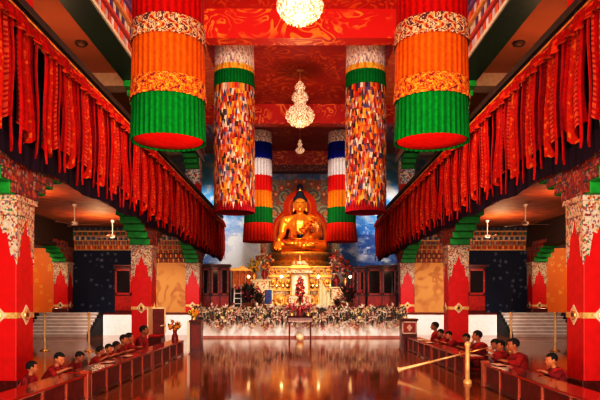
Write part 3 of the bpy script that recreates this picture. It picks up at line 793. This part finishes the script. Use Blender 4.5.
# potted dark plants
def plant(label,x,y,seed,k=1.0,cols=((.10,.02,.03),(.03,.06,.02),(.16,.02,.03))):
    t=thing('potted_plant',label,'plant',(x,y,1.07))
    MB().lathe([(.001,0),(.16*k,0),(.22*k,.3*k),(.24*k,.32*k),(.20*k,.32*k),(.18*k,.28*k)],16).build('pot',M('clay_pot',(.3,.09,.04),.6),t)
    rr=random.Random(seed); b=MB(); f=MB()
    for i in range(110):
        a=rr.uniform(0,2*PI); e=rr.uniform(.1,1.4); L=rr.uniform(.25,.75)*k
        p=Vector((0,0,.3*k+rr.uniform(0,.35)*k)); d=Vector((math.cos(a)*math.cos(e),math.sin(a)*math.cos(e)*.6,math.sin(e)))
        u=d.cross(Vector((0,0,1))).normalized()*.05*k; m1=p+d*L*.6; tip=p+d*L-Vector((0,0,.12*k))
        b.add([p,m1+u,tip,m1-u],[(0,1,2,3)],vary(rr.choice(cols),.4))
        if i%9==0: f.ell(tip,.045*k,6,4,vary((.6,.04,.08),.3))
    b.build('foliage',m_paint,t,recalc=False); f.build('blossoms',m_paint,t)
plant('dark leafy pot plant beside the ladder left of the altar',-2.72,31.6,11,1.5)
plant('dark leafy pot plant closest to the blue picture left of the altar',-2.15,31.5,12,1.15)
plant('dark red leafy pot plant beside the right glass bookcase',2.5,31.6,13,1.5)
plant('low dark pot plant below the white slanting cloth on the right',1.95,31.4,14,.75)
# blue framed picture
t=thing('framed_picture','small blue picture in a cream frame leaning left of the altar','picture',(-1.72,32.5,1.07))
MB().box(-.26,.26,0,.05,.35,1.25).build('frame',m_cream,t,bevel=.01)
MB().box(-.19,.19,-.015,.0,.42,1.18).build('picture',MDOT('blue_picture',(.03,.08,.3),(.4,.4,.5),(.6,.3,.2),(5,5,5),.3),t)
MB().box(-.2,-.14,0,.08,0,.36).box(.14,.2,0,.08,0,.36).build('feet',m_dred,t)
# ladder
t=thing('ladder','white rung ladder standing against the left bookcase','ladder',(-3.3,31.7,1.07))
for q in (-1,1): MB().tube([(q*.2,-.1,0),(q*.17,.25,1.45)],.04,8).build('rail',m_white,t)
for k in range(5):
    a=(k+.6)/5.3; MB().tube([(-.2+.03*a,-.1+.35*a,1.45*a),(.2-.03*a,-.1+.35*a,1.45*a)],.03,8).build('rung',m_white,t)
# golden throne shrine on the left
t=thing('carved_shrine','orange and gold carved low shrine behind the ladder, left of the vases','shrine',(-3.2,33.6,1.07))
MB().box(-.62,.62,-.2,.5,0,1.3).build('base',m_dark,t,bevel=.02)
for k in range(4): MB().lathe([(.08,0),(.05,.1),(.05,.8),(.09,.9),(.09,.95)],10,cen=(-.5+.333*k,-.15,1.3)).build('column',m_gold,t)
MB().box(-.6,.6,-.05,.45,1.3,2.25).build('back_panel',M('orange_panel',(.75,.22,.03),.5),t)
MB().prism([(-.7,2.25),(.7,2.25),(.6,2.4),(.2,2.42),(0,2.55),(-.2,2.42),(-.6,2.4)],'y',-.25,.5).build('crest',m_gold,t,bevel=.01)
# slanting white cloth draped from the altar on the right
def slant(u,v): 
    return (1.0+1.05*u+.0*v, 32.75-.25*v+.03*math.sin(u*30), 1.08+max(0.02,(1.85*(1-u)**.8))*(1-v)+.0)
o=MB().grid(30,10,slant,lambda u,v:vary((.85,.72,.5),.06)).build('draped_cloth',m_cloth,recalc=False)
tag(o,'pale cloth hanging in a slanting triangle right of the shrine cabinet','cloth')
# glazed bookcases
def bookcase(label,x0,x1,y,h,doors):
    w=x1-x0
    t=thing('glass_bookcase',label,'bookcase',((x0+x1)/2,y,1.07))
    MB().box(-w/2,w/2,0,.6,0,h).build('carcass',m_dred,t,bevel=.015)
    MB().box(-w/2-.06,w/2+.06,-.06,.62,h,h+.12).build('cornice',m_dred,t,bevel=.02)
    dw=w/doors
    m_gl=M('dark_glass',(.02,.008,.008),.08,spec=.8)
    m_fr=M('red_wood_frame',(.36,.018,.010),.3,var=.3,coat=.3)
    for k in range(doors):
        c=-w/2+(k+.5)*dw
        b=MB(); x=dw/2-.03
        b.box(c-x,c-x+.09,-.04,0,.9,h-.1).box(c+x-.09,c+x,-.04,0,.9,h-.1).box(c-x,c+x,-.04,0,.9,1.0).box(c-x,c+x,-.04,0,h-.2,h-.1)
        o=b.build('door',m_fr,t,bevel=.008)
        MB().box(c-x+.09,c+x-.09,-.015,-.005,1.0,h-.2).build('glass_pane',m_gl,o)
        MB().ell((c+x-.045,-.055,1.6),.025,8,6).build('knob',m_brass,o)
        MB().box(c-x,c+x,-.035,0,.1,.84).box(c-x+.1,c+x-.1,-.05,-.03,.2,.74).build('lower_panel',m_fr,t,bevel=.01)
    MB().box(-w/2,w/2,-.05,.0,.84,.9).build('waist_rail',m_dred,t)
bookcase('dark red glazed bookcase left of the altar beside the ladder',-5.35,-3.85,32.6,2.45,3)
bookcase('wide dark red glazed bookcase at the far right of the stage',3.65,5.25,32.6,2.4,2)
bookcase('narrow darker bookcase between the right pot plant and wide bookcase',2.85,3.58,32.8,2.35,2)
for s in (-1,1):
    bookcase('dark glazed cabinet against the navy painted wall of the %s aisle'%side_word[s],*( (-9.4,-8.5) if s<0 else (8.5,9.4)),30.4,2.3,1)
# butter lamps and globe lamps
m_flame=M('lamp_flame',(1,.62,.2),.5,emit=9,var=.05)
for k in range(8):
    x=[-1.75,-1.35,-.98,-.74,.74,.98,1.35,1.75][k]
    t=thing('butter_lamp','small gold butter lamp on the lower altar tier, %s from the left'%ORD[k],'lamp',(x,34.75,2.32),0,'butter lamps on the altar')
    MB().lathe([(.001,0),(.07,0),(.03,.04),(.03,.08),(.09,.14),(.1,.18),(.085,.17),(.001,.15)],14).build('cup',m_gold,t)
    MB().lathe([(.012,.15),(.022,.19),(.012,.24),(.001,.28)],8).build('flame',m_flame,t)
gl=M('lit_globe',(1,.72,.38),.4,emit=10,var=.03)
for k,(x,lab) in enumerate(((-2.78,'left of the yellow flowers'),(-1.0,'left of the shrine cabinet'),(1.0,'right of the shrine cabinet'),(2.72,'beside the crimson flowers'))):
    t=thing('globe_lamp','small lit globe lamp on a tall brass stem %s'%lab,'lamp',(x,32.45,1.07))
    MB().lathe([(.001,0),(.14,0),(.13,.03),(.02,.06),(.02,1.78),(.05,1.82)],14).build('stem',m_brass,t)
    MB().ell((0,0,1.89),.075,16,10).build('globe',gl,t)

# ------------------------------------------------------------------ flower fringe on the stage edge
def bunch_meshes(seed):
    rr=random.Random(seed); b=MB(); f=MB()
    for i in range(50):
        x=rr.uniform(-.2,.2); a=rr.uniform(-.9,.9); L=rr.uniform(.35,.85); drop=rr.uniform(.2,1.05); out=rr.uniform(.05,.3); z0=rr.uniform(-.05,.20)
        c=rr.choice([(.015,.05,.01)]*3+[(.03,.015,.006)]*3+[(.14,.03,.015),(.10,.02,.01),(.5,.3,.18),(.7,.52,.38)])
        pts=[];w=rr.uniform(.024,.05)
        for k in range(5):
            v=k/4; px=x+a*.22*v; py=-.03-out*math.sin(v*1.8); pz=z0+.30*math.sin(v*PI*.85)*(1-drop*.6)-drop*.62*v*v
            ww=w*math.sin(PI*min(.97,.12+v*.88))
            pts += [(px-ww,py,pz),(px+ww,py-.01,pz)]
        b.add(pts,[(2*k,2*k+1,2*k+3,2*k+2) for k in range(4)],vary(c,.4),True)
        if rr.random()<.5:
            cc=vary(rr.choice([(.80,.72,.62)]*4+[(.75,.50,.44),(.55,.22,.18),(.8,.66,.4)]),.2)
            p=Vector(pts[rr.choice([4,6,8])])
            for q in range(4):
                d=Vector((rr.uniform(-1,1),rr.uniform(-1,.1),rr.uniform(-1,.6))).normalized(); u=d.cross(Vector((0,1,.2))).normalized()*.036
                f.add([p,p+d*.09+u,p+d*.2,p+d*.09-u],[(0,1,2,3)],cc)
    return b.mesh('foliage',m_paint,recalc=False),f.mesh('blossoms',m_paint,recalc=False)
BUN=[bunch_meshes(20+i) for i in range(6)]
m_trough=M('planter_paint',(.2,.05,.03),.6)
TR=MB().box(-.17,.17,-.02,.16,0,.16).mesh('planter',m_trough)
NB=28
for k in range(NB):
    x=-4.62+9.1*k/(NB-1)
    fl,bl=BUN[(k*5)%6]
    t=thing('flower_bunch','drooping pale flower bunch on the stage edge, %s from the left end'%ORD[k],'flowers',(x,27.02,1.07),0,'flower bunches along the stage edge')
    for me in (TR,): link_mesh(me,'planter',t)
    o=link_mesh(fl,'foliage',t); o.location.z=.0; o.scale.x=R.choice((-1,1)); o2=link_mesh(bl,'blossoms',t); o2.location.z=.0; o2.scale.x=o.scale.x

# ------------------------------------------------------------------ offering table with red flowers in front of the stage
t=thing('offering_table','narrow dark offering table before the stage with slim legs','table',(0,24.6,0))
MB().box(-.52,.52,-.28,.28,.98,1.05).build('top',M('table_lacquer',(.07,.008,.007),.75,spec=.15),t,bevel=.01)
MB().box(-.48,.48,-.26,-.23,.82,.98).build('apron',m_dred,t)
for a in (-1,1):
    for c in (-1,1): MB().lathe([(.035,0),(.03,.1),(.028,.6),(.04,.8),(.04,.98)],10,cen=(a*.43,c*.22,0)).build('leg',m_dred,t)
vase('tall dark red vase with a spire of red flowers on the offering table',(0,24.6,1.05),.42,.15,m_vred,[(.55,.02,.04),(.7,.05,.05),(.35,.01,.03)],.20,.60,44,8,.05)
vase('low bowl of pink and red flowers on the left end of the offering table',(-.33,24.5,1.05),.16,.13,m_brass,[(.6,.04,.1),(.75,.35,.4),(.4,.02,.05)],.26,.17,36,9,.045)
vase('low bowl of pink and red flowers on the right end of the offering table',(.33,24.5,1.05),.16,.13,m_brass,[(.6,.04,.1),(.75,.35,.4),(.4,.02,.05)],.26,.17,36,10,.045)
t=thing('water_urn','small pale round urn on the floor under the offering table','urn',(0,24.6,0))
MB().lathe([(.001,0),(.09,0),(.17,.12),(.16,.22),(.09,.28),(.11,.31),(.09,.31)],18).build('urn_body',m_cream,t)
MB().ell((0,0,.33),(.09,.09,.035),12,6).build('lid',m_brass,t)

# ------------------------------------------------------------------ low desks
m_post=M('lit_wood',(.36,.07,.02),.3,var=.2,coat=.3)
m_desk=M('red_desk_top',(.36,.016,.007),.18,var=.3,scale=3,coat=.5)
m_panel=M('dark_desk_panel',(.17,.010,.007),.5,var=.3)
def desk(s,d0,d1,label,endpost=None):
    L=d1-d0
    t=thing('low_desk',label,'desk',(s*3.6,d0,0))
    MB().box(-.03,.42,0,L,.42,.46).build('desk_top',m_desk,t,fx=s,bevel=.008)
    MB().box(.02,.05,.03,L-.03,.09,.42).build('front_panel',m_panel,t,fx=s)
    MB().box(.0,.04,.0,L,.03,.09).build('bottom_rail',m_dred,t,fx=s)
    n=max(2,int(round(L/.92)))
    for k in range(n+1):
        y=.02+(L-.08)*k/n
        MB().box(-.015,.05,y,y+.055,0,.42).build('post',m_post,t,fx=s,bevel=.006)
    for k in (0,1): MB().box(.34,.40,.02+(L-.1)*k,.08+(L-.1)*k,0,.42).build('rear_leg',m_dred,t,fx=s)
    if endpost is not None:
        b=MB().box(-.05,.07,endpost,endpost+.12,0,.47).box(-.065,.085,endpost-.015,endpost+.135,.47,.51)
        b.build('corner_post',m_post,t,fx=s,bevel=.01)
desk(-1,3.2,10.15,'nearest long red low desk on the left side ending in a thick post',6.85)
desk(-1,10.3,14.6,'second long red low desk on the left with a row of children behind',None)
desk(-1,14.7,18.5,'third red low desk on the left, closest to the cream edged throne',None)
desk(1,3.2,11.8,'nearest long red low desk on the right side in front of the reading children',8.45)
desk(1,13.1,16.4,'middle red low desk on the right holding white paper sheets',None)
desk(1,16.5,20.0,'farthest red low desk on the right, running up to the lectern',None)

# lecterns at the far end of the desk rows
def lectern(s,label,y,x):
    t=thing('lectern',label,'lectern',(x,y,0))
    MB().box(-.26,.26,0,.5,.06,1.0).build('cabinet',m_dred,t,fx=s,bevel=.01)
    MB().box(-.3,.3,-.04,.54,1.0,1.06).build('top',m_dred,t,fx=s,bevel=.012)
    MB().box(-.28,.28,-.02,.52,0,.07).build('foot',m_dred,t,fx=s)
    return t
t=lectern(-1,'dark wooden lectern with a bright white side panel at the end of the left desks',18.9,-3.30); t.scale=(.65,1,1)
MB().box(.262,.40,-.02,.5,.02,1.02).build('white_panel',M('bright_panel',(.85,.78,.62),.5,var=.05),t,fx=-1)
MB().box(-.2,.2,-.02,0,.18,.9).build('front_panel',M('lectern_panel',(.2,.02,.012),.4),t)
t=lectern(1,'square lectern with white trim and red painted front at the end of the right desks',20.4,3.72)
b=MB()
for z in (.55,.93): b.box(-.25,.25,-.02,0,z,z+.04)
for x in (-.25,.21): b.box(x,x+.04,-.02,0,.55,.97)
b.build('white_trim',M('trim_white',(.65,.5,.42),.5),t)
MB().box(-.2,.2,-.015,0,.6,.92).build('front_panel',M('lectern_red',(.3,.03,.02),.4),t)
MB().prism([(0,.63),(.1,.76),(0,.89),(-.1,.76)],'y',-.025,-.012).build('emblem',M('pale_emblem',(.6,.4,.3),.5),t)
vase('brass vase of yellow and orange flowers on the left lectern',(-3.38,19.1,1.06),.12,.08,m_brass,[(.95,.6,.02),(.9,.25,.02),(.95,.8,.1)],.17,.12,26,21,.04)
vase('red vase of dark orange flowers standing behind the left desk end',(-3.95,18.95,.0),.75,.12,m_vred,[(.8,.12,.02),(.6,.05,.02),(.9,.4,.05)],.2,.16,30,22,.045)
# throne on the left
t=thing('monk_throne','red backed throne with cream edges behind the left desks near the second pillar','throne',(-4.63,19.35,0))
MB().box(-.22,.22,-.30,.30,0,.5).build('seat_block',m_dred,t,bevel=.015)
MB().box(-.20,.20,-.30,.26,.5,.60).build('cushion',m_shawl,t,bevel=.04)
MB().box(-.23,-.19,-.30,.34,.0,1.45).box(.19,.23,.28,.34,.6,1.45).box(-.25,.25,.28,.34,1.41,1.46).box(.19,.23,-.30,.34,.86,.90).build('cream_frame',m_cream,t,bevel=.006)
MB().box(-.19,.19,.29,.33,.5,1.41).build('back_panel',M('throne_red',(.16,.012,.01),.6),t)
# stanchion posts
for s in (-1,1):
    for x,d,lab in ((8.55,20.1,'farther out'),(7.0,19.9,'closer to the nave')):
        t=thing('stanchion','slim cream post in the %s aisle before the steps, %s'%(side_word[s],lab),'post',(s*x,d,0))
        MB().lathe([(.001,0),(.16,0),(.15,.03),(.04,.05)],18).build('foot',m_brass,t)
        MB().lathe([(.038,.04),(.038,1.2)],14).build('pole',M('pale_brass',(.85,.62,.34),.35,.2),t)
        MB().lathe([(.05,1.18),(.055,1.21),(.03,1.24),(.045,1.28),(.001,1.32)],14).build('knob',m_brass,t)
t=thing('wooden_post','pale golden post at the corner between the two right desks','post',(3.42,12.25,0))
MB().lathe([(.085,0),(.085,.06),(.046,.09),(.044,.74),(.062,.78),(.062,.81),(.03,.85),(.001,.86)],18).build('turned_shaft',M('pale_wood',(.80,.50,.22),.35,.1),t)
# long horn
t=thing('long_horn','very long pale brass horn resting on the floor and reaching over the right desk','horn',(0,0,0))
p0=Vector((4.12,12.95,.69)); p1=Vector((2.2,13.45,.13))
dirv=(p1-p0)
def hp(a): return p0+dirv*a
MB().tube([hp(0),hp(.33)],[.012,.018],12).build('upper_tube',m_brass,t)
MB().tube([hp(.32),hp(.66)],[.02,.025],12).build('middle_tube',M('pale_brass',(.85,.62,.34),.35,.2),t)
MB().tube([hp(.65),hp(.90),hp(.97),hp(1.0)],[.028,.034,.046,.075],16,cap=False).build('bell',M('pale_brass',(.85,.62,.34),.35,.2),t)
for a in (.325,.655): MB().tube([hp(a-.008),hp(a+.008)],[.05,.05],14).build('collar',m_brass,t)
MB().tube([hp(-.012),hp(.0)],[.03,.016],12).build('mouthpiece',m_brass,t)

# ------------------------------------------------------------------ ceiling fans in the aisles
for s in (-1,1):
    for d,rot in ((23.7,.1),(28.5,.6)):
        t=thing('ceiling_fan','white three bladed ceiling fan in the %s aisle, %s'%(side_word[s],'the one over the stanchions' if d<25 else 'the one above the stairs'),'fan',(s*8.9,d,4.7))
        MB().tube([(0,0,.1),(0,0,.79)],.03,8).lathe([(.10,.79),(.07,.70),(.03,.66)],14).build('rod',m_white,t)
        MB().lathe([(.001,-.06),(.10,-.05),(.15,.02),(.12,.09),(.03,.12)],20).build('motor',m_white,t)
        for k in range(3):
            m=Matrix.Rotation(rot+k*2*PI/3,4,'Z')@Matrix.Rotation(.15,4,'X')
            MB().box(.14,.95,-.07,.07,-.012,.0,m=m).build('blade',M('fan_blade',(.35,.22,.16),.5),t)
# dark brown lamp fixture on the gallery ceiling
for s in (-1,1):
    t=thing('ceiling_lamp','round dark lamp fitting on the brown gallery ceiling, %s side'%side_word[s],'lamp',(s*6.75,18.5,9.55))
    MB().lathe([(.17,.1),(.19,.05),(.16,.0),(.13,.0),(.11,.06)],20).build('ring',M('fitting_brown',(.12,.04,.02),.5),t)
    MB().lathe([(.11,.05),(.08,.01),(.001,.0)],16).build('lens',M('fitting_lens',(.3,.14,.07),.3),t)

# ------------------------------------------------------------------ seated children
def child(label,x,y,s,headz,pose,turn=0,bow=0,robe_mat=m_robe,lean=0.0,skin=m_skin):
    """local front is -Y; desk side children face the nave; headz = height of the head centre"""
    k=max(.92,min(1.3,(headz-.08)/.615)); zc=headz-.615*k
    zc=max(.06,zc)
    def L(p): # forward lean of the upper body
        p=Vector(p); return Vector((p.x,p.y-lean*max(0,p.z-.12),p.z-lean*.15*max(0,p.z-.12)))
    pivot=L((0,-.03,.50))
    HM=Matrix.Translation(pivot)@Matrix.Rotation(turn,4,'Z')@Matrix.Rotation(bow,4,'X')@Matrix.Translation(-Vector((0,-.03,.50)))
    b=MB()
    # head with face
    def H(c,r): b.ell(c,r,14,10,m=HM)
    H((0,-.035,.635),(.078,.092,.098)); H((0,-.065,.590),(.058,.058,.058)); H((0,-.110,.556),(.024,.02,.018)); H((0,-.03,.655),(.081,.094,.082))
    b.cap((0,-.122,.632),(0,-.137,.604),.009,.014,m=HM)
    H((0,-.118,.578),(.025,.012,.0065)); H((0,-.116,.569),(.022,.012,.006))
    for q in (-1,1):
        H((q*.081,-.025,.618),(.011,.02,.031)); b.cap((q*.012,-.119,.652),(q*.052,-.104,.655),.008,.006,m=HM); H((q*.045,-.098,.60),(.024,.022,.02))
    b.cap(L((0,-.02,.44)),HM@Vector((0,-.03,.56)),.045,.041)
    b.cap((0,0,.12),L((0,-.01,.38)),.125,.115); b.ell(L((0,-.01,.385)),(.135,.085,.085))
    hands={'desk':((-.07,-.33,.385),(.07,-.33,.385)),'lap':((-.05,-.20,.17),(.05,-.20,.17)),'page':((-.03,-.31,.385),(.15,-.34,.385)),'horn':((-.02,-.25,.52),(.05,-.33,.52)),'chin':((-.04,-.16,.50),(.10,-.30,.385))}[pose]
    arms=[]
    for q,w in zip((-1,1),hands):
        sh=L((q*.14,-.005,.425)); 
        hz=w[2]
        if pose in('desk','page') or (pose=='chin' and q>0): hz=(.50-zc)/k+.01; w=(w[0],w[1],hz)
        w=Vector(w)
        el=(sh+w)/2+Vector((q*.10,.05,-.07)) if pose!='chin' or q>0 else Vector((q*.17,-.22,(.50-zc)/k+.02))
        b.cap(L((q*.06,-.01,.43)),sh,.062,.052); b.cap(sh,el,.046,.036); b.cap(el,w,.035,.024)
        arms.append((sh,el,w))
        d=(w-el); d.z*=.25; d=d.normalized()
        if pose=='horn': fingers(b,w,(-q*.5,-.6,.1),(-q,0,0),(0,0,1),L=.04,r=.0075,curl=.9)
        elif pose=='chin' and q<0: fingers(b,w,(.15,.15,1),(0,1,0),(1,0,0),L=.04,r=.0075,curl=.7)
        elif pose=='lap': fingers(b,w,(-q,-.2,-.1),(0,0,1),(0,-1,0),L=.042,r=.0075,curl=.35)
        else: fingers(b,w,d+Vector((-q*.35,0,0)),(0,0,-1),(-q,0,0),L=.045,r=.0078,curl=.3)
    for q in (-1,1):
        b.cap((q*.085,.0,.09),(q*.25,-.17,.075),.078,.058); b.cap((q*.25,-.17,.07),(-q*.03,-.25,.05+.02*(q>0)),.055,.036)
        b.ell((-q*.085,-.255,.05+.02*(q>0)),(.075,.032,.027))
    me=remesh(b,'person',skin,.0085,2)
    o=link_mesh(me,'person'); o.location=(x,y,zc); o.rotation_euler=(0,0,(PI/2 if s<0 else -PI/2)); o.scale=(k,)*3
    tag(o,label,'person',group='children seated behind the %s desks'%side_word[s])
    # cropped hair
    h=MB(); h.ell((0,-.027,.652),(.086,.098,.090),20,14,m=HM)
    hair=h.build('hair',m_hair,o)
    bm=bmesh.new(); bm.from_mesh(hair.data); inv=HM.inverted()
    def bald(f):
        c=inv@f.calc_center_median(); return c.z<.60 or (c.y<-.065 and c.z<.690) or (c.y<-.02 and c.z<.640)
    bmesh.ops.delete(bm,geom=[f for f in bm.faces if bald(f)],context='FACES'); bm.to_mesh(hair.data); bm.free()
    for q in (-1,1):
        MB().ell((q*.033,-.1165,.636),(.014,.006,.006),8,6,m=HM).build('eye',m_eye,o)
    MB().ell((0,-.1275,.5735),(.02,.0045,.0045),8,6,m=HM).build('lips',m_lip,o)
    # robe
    b=MB()
    b.cap((0,0,.11),L((0,-.01,.375)),.142,.130); b.ell(L((0,-.005,.39)),(.152,.098,.078))
    for q,(sh,el,w) in zip((-1,1),arms):
        b.cap(L((q*.05,-.005,.425)),sh,.066,.064); b.cap(sh,el,.062,.056)
        if q>0: b.cap(el,el+(w-el)*.45,.056,.052)
    for q in (-1,1):
        b.cap((q*.085,.0,.085),(q*.25,-.17,.08),.094,.076); b.cap((q*.25,-.17,.075),(q*.03,-.235,.07),.074,.066)
    link_mesh(remesh(b,'robe',robe_mat,.011,3),'robe',o)
    # shawl across the chest
    b=MB()
    for j in range(10):
        a=j/9; f=[(.13,.02,.47),(.10,-.085,.44),(.04,-.125,.37),(-.03,-.145,.29),(-.10,-.135,.21)]
        i=min(3,int(a*4)); tt=a*4-i; p=Vector(f[i]).lerp(Vector(f[i+1]),tt); b.ell(L(p),(.045,.026,.045),8,6)
        g=[(.13,.02,.47),(.09,.11,.42),(0,.135,.33),(-.08,.13,.24),(-.13,.08,.17)]
        p=Vector(g[i]).lerp(Vector(g[i+1]),tt); b.ell(L(p),(.045,.028,.045),8,6)
    link_mesh(remesh(b,'shawl',m_shawl if robe_mat is m_robe else m_robe,.011,3),'shawl',o)
    # seat cushion
    c=MB()
    c.lathe([(.001,0),(.9,0),(1,.3),(1,.7),(.9,1),(.001,1)],24,m=Matrix.Diagonal((.30*k,.33*k,max(.055,zc+.01),1)))
    c=c.build('floor_cushion',m_shawl); c.location=(x-(-s)*.0,y,0); 
    tag(c,'flat red floor cushion under '+' '.join(label.replace(',','').split()[:11]),'cushion',group='floor cushions')
    return o
m_skin2=M('skin_tan',(.50,.20,.09),.55,var=.1); m_skin3=M('skin_dark',(.33,.12,.055),.55,var=.1)
m_robe2=M('bright_red_cloth',(.34,.012,.010),.85,var=.3,scale=14,bump=.15)
LK=[ # px x, head z, pose, turn, bow, label
 (30,.62,'lap',.5,.1,'robed child closest to the near left pillar, face lit orange'),
 (53,.69,'desk',-.3,.35,'child with dark cropped hair bending low, second from the near left pillar'),
 (76,.60,'lap',.2,.5,'small child bowing over the left desk just before the thick post'),
 (97,.62,'desk',.6,.15,'child with face turned to the camera just past the thick post'),
 (105,.64,'desk',-.2,.3,'child in dark robe between two lit faces behind the second left desk'),
 (113,.66,'page',.5,.2,'child leaning forward midway along the second left desk'),
 (120,.76,'desk',-.1,.2,'taller dark haired child before the orange lit one on the left'),
 (129,.75,'chin',.5,.05,'child in bright red with hand at chin at the end of the second left desk'),
 (143,.86,'lap',.2,.1,'dark haired youth sitting upright in front of the left pillar belt'),
]
for i,(px,hz,pose,tn,bw,lab) in enumerate(LK):
    X=-4.36+R.uniform(-.03,.03); d=X*600/(px-3-300)
    child(lab,X,d,-1,hz,pose,tn,bw,(m_robe,m_robe2)[i%2],.25 if pose in('desk','page') else .1,(m_skin,m_skin2,m_skin3)[i%3])
RK=[
 (434,.86,'lap',-.3,.05,'youth with raised head farthest along the right desks'),
 (443,.73,'page',-.1,.4,'child reading a white sheet, second from the far end on the right'),
 (451,.72,'desk',.2,.35,'child leaning over the desk beside the pillar belt on the right'),
 (469,.74,'desk',.4,.3,'dark child half hidden behind the pale golden post'),
 (477.5,.82,'chin',-.3,.1,'child with hand at chin just beyond the pale golden post'),
 (489.5,.71,'horn',.1,.1,'child in dark robe holding the mouth end of the long horn'),
 (500,.75,'page',.1,.35,'child looking down at the pinkish sheet at the near right desk'),
 (518,.82,'desk',-.2,.1,'child in bright red facing the nave before the right staircase'),
 (557,.70,'desk',-.1,.2,'child nearest the camera on the right, before the red pillar'),
]
for i,(px,hz,pose,tn,bw,lab) in enumerate(RK):
    X=4.40+R.uniform(-.03,.03); d=X*600/(px+4-300)
    if pose=='horn': X=4.42; d=12.98
    child(lab,X,d,1,hz,pose,tn,bw,(m_robe,m_robe2)[i%2],.25 if pose in('desk','page') else .1,(m_skin3,m_skin,m_skin2)[i%3])
# sheets on the desks
for x,y,w,l,lab in ((3.72,18.35,.22,.5,'white paper sheets before the second farthest child on the right'),(3.74,17.3,.22,.5,'white paper sheets before the child beside the right pillar belt'),
                    (3.85,13.25,.26,.55,'pinkish paper sheet at the near end of the middle right desk'),(3.78,11.4,.2,.5,'long pale page at the far end of the nearest right desk'),
                    (-3.8,11.9,.18,.45,'pale page on the second left desk before the child facing the camera'),(-3.8,13.2,.18,.45,'pale page midway along the second left desk')):
    def pg(u,v): return ((u-.5)*w,(v-.5)*l,.012+.010*math.sin(u*PI)*abs(math.cos(v*PI*1.5)))
    o=MB().grid(8,10,pg,None).build('paper_sheet',m_paper,loc=(x,y,.46)); tag(o,lab,'paper')
    for k in (.012,): pass

# ------------------------------------------------------------------ light
def area(name,loc,rot,sx,sy,e,col=(1,.86,.7)):
    l=bpy.data.lights.new(name,'AREA'); l.shape='RECTANGLE'; l.size=sx; l.size_y=sy; l.energy=e; l.color=col
    o=bpy.data.objects.new(name,l); COL.objects.link(o); o.location=loc; o.rotation_euler=rot; return o
def point(name,loc,e,r=.3,col=(1,.72,.42)):
    l=bpy.data.lights.new(name,'POINT'); l.energy=e; l.shadow_soft_size=r; l.color=col
    o=bpy.data.objects.new(name,l); COL.objects.link(o); o.location=loc; return o
def spot(name,loc,tgt,e,ang,col=(1,.8,.55),r=.3,blend=.6):
    l=bpy.data.lights.new(name,'SPOT'); l.energy=e; l.spot_size=ang; l.spot_blend=blend; l.shadow_soft_size=r; l.color=col
    o=bpy.data.objects.new(name,l); COL.objects.link(o); o.location=loc
    o.rotation_euler=(Vector(tgt)-Vector(loc)).to_track_quat('-Z','Y').to_euler(); return o
area('entrance_light',(0,-5,3.6),(PI/2,0,0),9,6.4,2900,(1,.86,.72))
for d,e in ((16.3,600),(26,300)): point('chandelier_light',(0,d,7.4),e,.6)
area('nave_light',(0,13,8.7),(PI/2*.9,0,0),4,1.5,360,(1,.8,.6))
spot('altar_spot',(0,28,9.6),(0,37.2,6.3),3600,.62,(1,.80,.5),.4)
spot('shrine_spot',(0,27.5,7.5),(0,33.3,2.5),1150,.75,(1,.82,.55),.3)
spot('sky_spot',(-2.2,36.5,9.8),(-4.2,41,4.2),1500,1.0,(1,.92,.85))
spot('sky_spot',(2.2,36.5,9.8),(4.8,41,6),900,1.1,(1,.95,.95))
for s in (-1,1):
    point('aisle_light',(s*9.2,21,4.6),110,.4,(1,.6,.3)); point('aisle_light',(s*9,27,4.4),200,.4,(1,.72,.45)); point('aisle_light',(s*7.5,12,4.6),50,.4,(1,.6,.35))
    point('gallery_light',(s*7.3,17,7.1),170,.3,(1,.65,.35))
    point('gallery_light',(s*7.3,9,7.1),120,.3,(1,.65,.35))
    spot('sky_upper',(s*7.2,36,8.6),(s*6.6,41,6.6),900,1.2,(.9,.97,1))
for s in (-1,1):
    spot('banner_fill',(s*.6,27.5,9.6),(s*2.45,35.8,7.9),2100,.62,(1,.9,.8),.25)  # unseen lamps added to brighten the far banners
    spot('panel_fill',(s*14.2,26.5,4.6),(s*13.6,31.2,2.7),420,1.1,(1,.78,.5),.2)  # unseen lamps added to light up the orange wall panels
    spot('stage_fill',(s*7.4,21.8,4.6),(s*7.0,28.9,.5),1500,.95,(1,.93,.9),.3)  # unseen lamps added under the galleries to whiten the platform fronts
    spot('stair_fill',(s*9.6,21.5,4.9),(s*10.9,28,.6),700,.5,(1,.9,.82),.2)  # unseen lamps added so the steps come out paler
    spot('frieze_spot',(s*9.5,25.5,3.4),(s*9.4,31.2,4.4),160,1.3,(1,.85,.6),.2)
spot('stage_front_fill',(0,19.5,8.6),(0,27,.6),2600,.95,(1,.93,.9),.3)  # unseen lamp added to brighten the white front of the stage
area('added_low_fill',(0,8,.2),(PI*.96,0,0),3,1,420,(1,.62,.4))  # unseen lamp added low down to lift the red banner undersides
w=bpy.data.worlds.new('World'); SC.world=w; w.use_nodes=True
w.node_tree.nodes['Background'].inputs['Color'].default_value=(1,.85,.72,1); w.node_tree.nodes['Background'].inputs['Strength'].default_value=.07
# ------------------------------------------------------------------ camera
cd=bpy.data.cameras.new('camera'); cd.sensor_width=36; cd.lens=36; cd.shift_y=100/600; cd.clip_end=200
cam=bpy.data.objects.new('camera',cd); COL.objects.link(cam); cam.location=(0,0,1.7); cam.rotation_euler=(PI/2,0,0); SC.camera=cam
SC.view_settings.view_transform='Standard'; SC.view_settings.look='None'; SC.view_settings.exposure=0; SC.view_settings.gamma=1
SC.view_settings.use_curve_mapping=True
cm=SC.view_settings.curve_mapping; c=cm.curves[3]
c.points.new(.12,.07); c.points.new(.5,.56); c.points.new(.8,.93); cm.update()
SC.cycles.use_denoising=True; SC.cycles.max_bounces=6; SC.cycles.sample_clamp_indirect=4
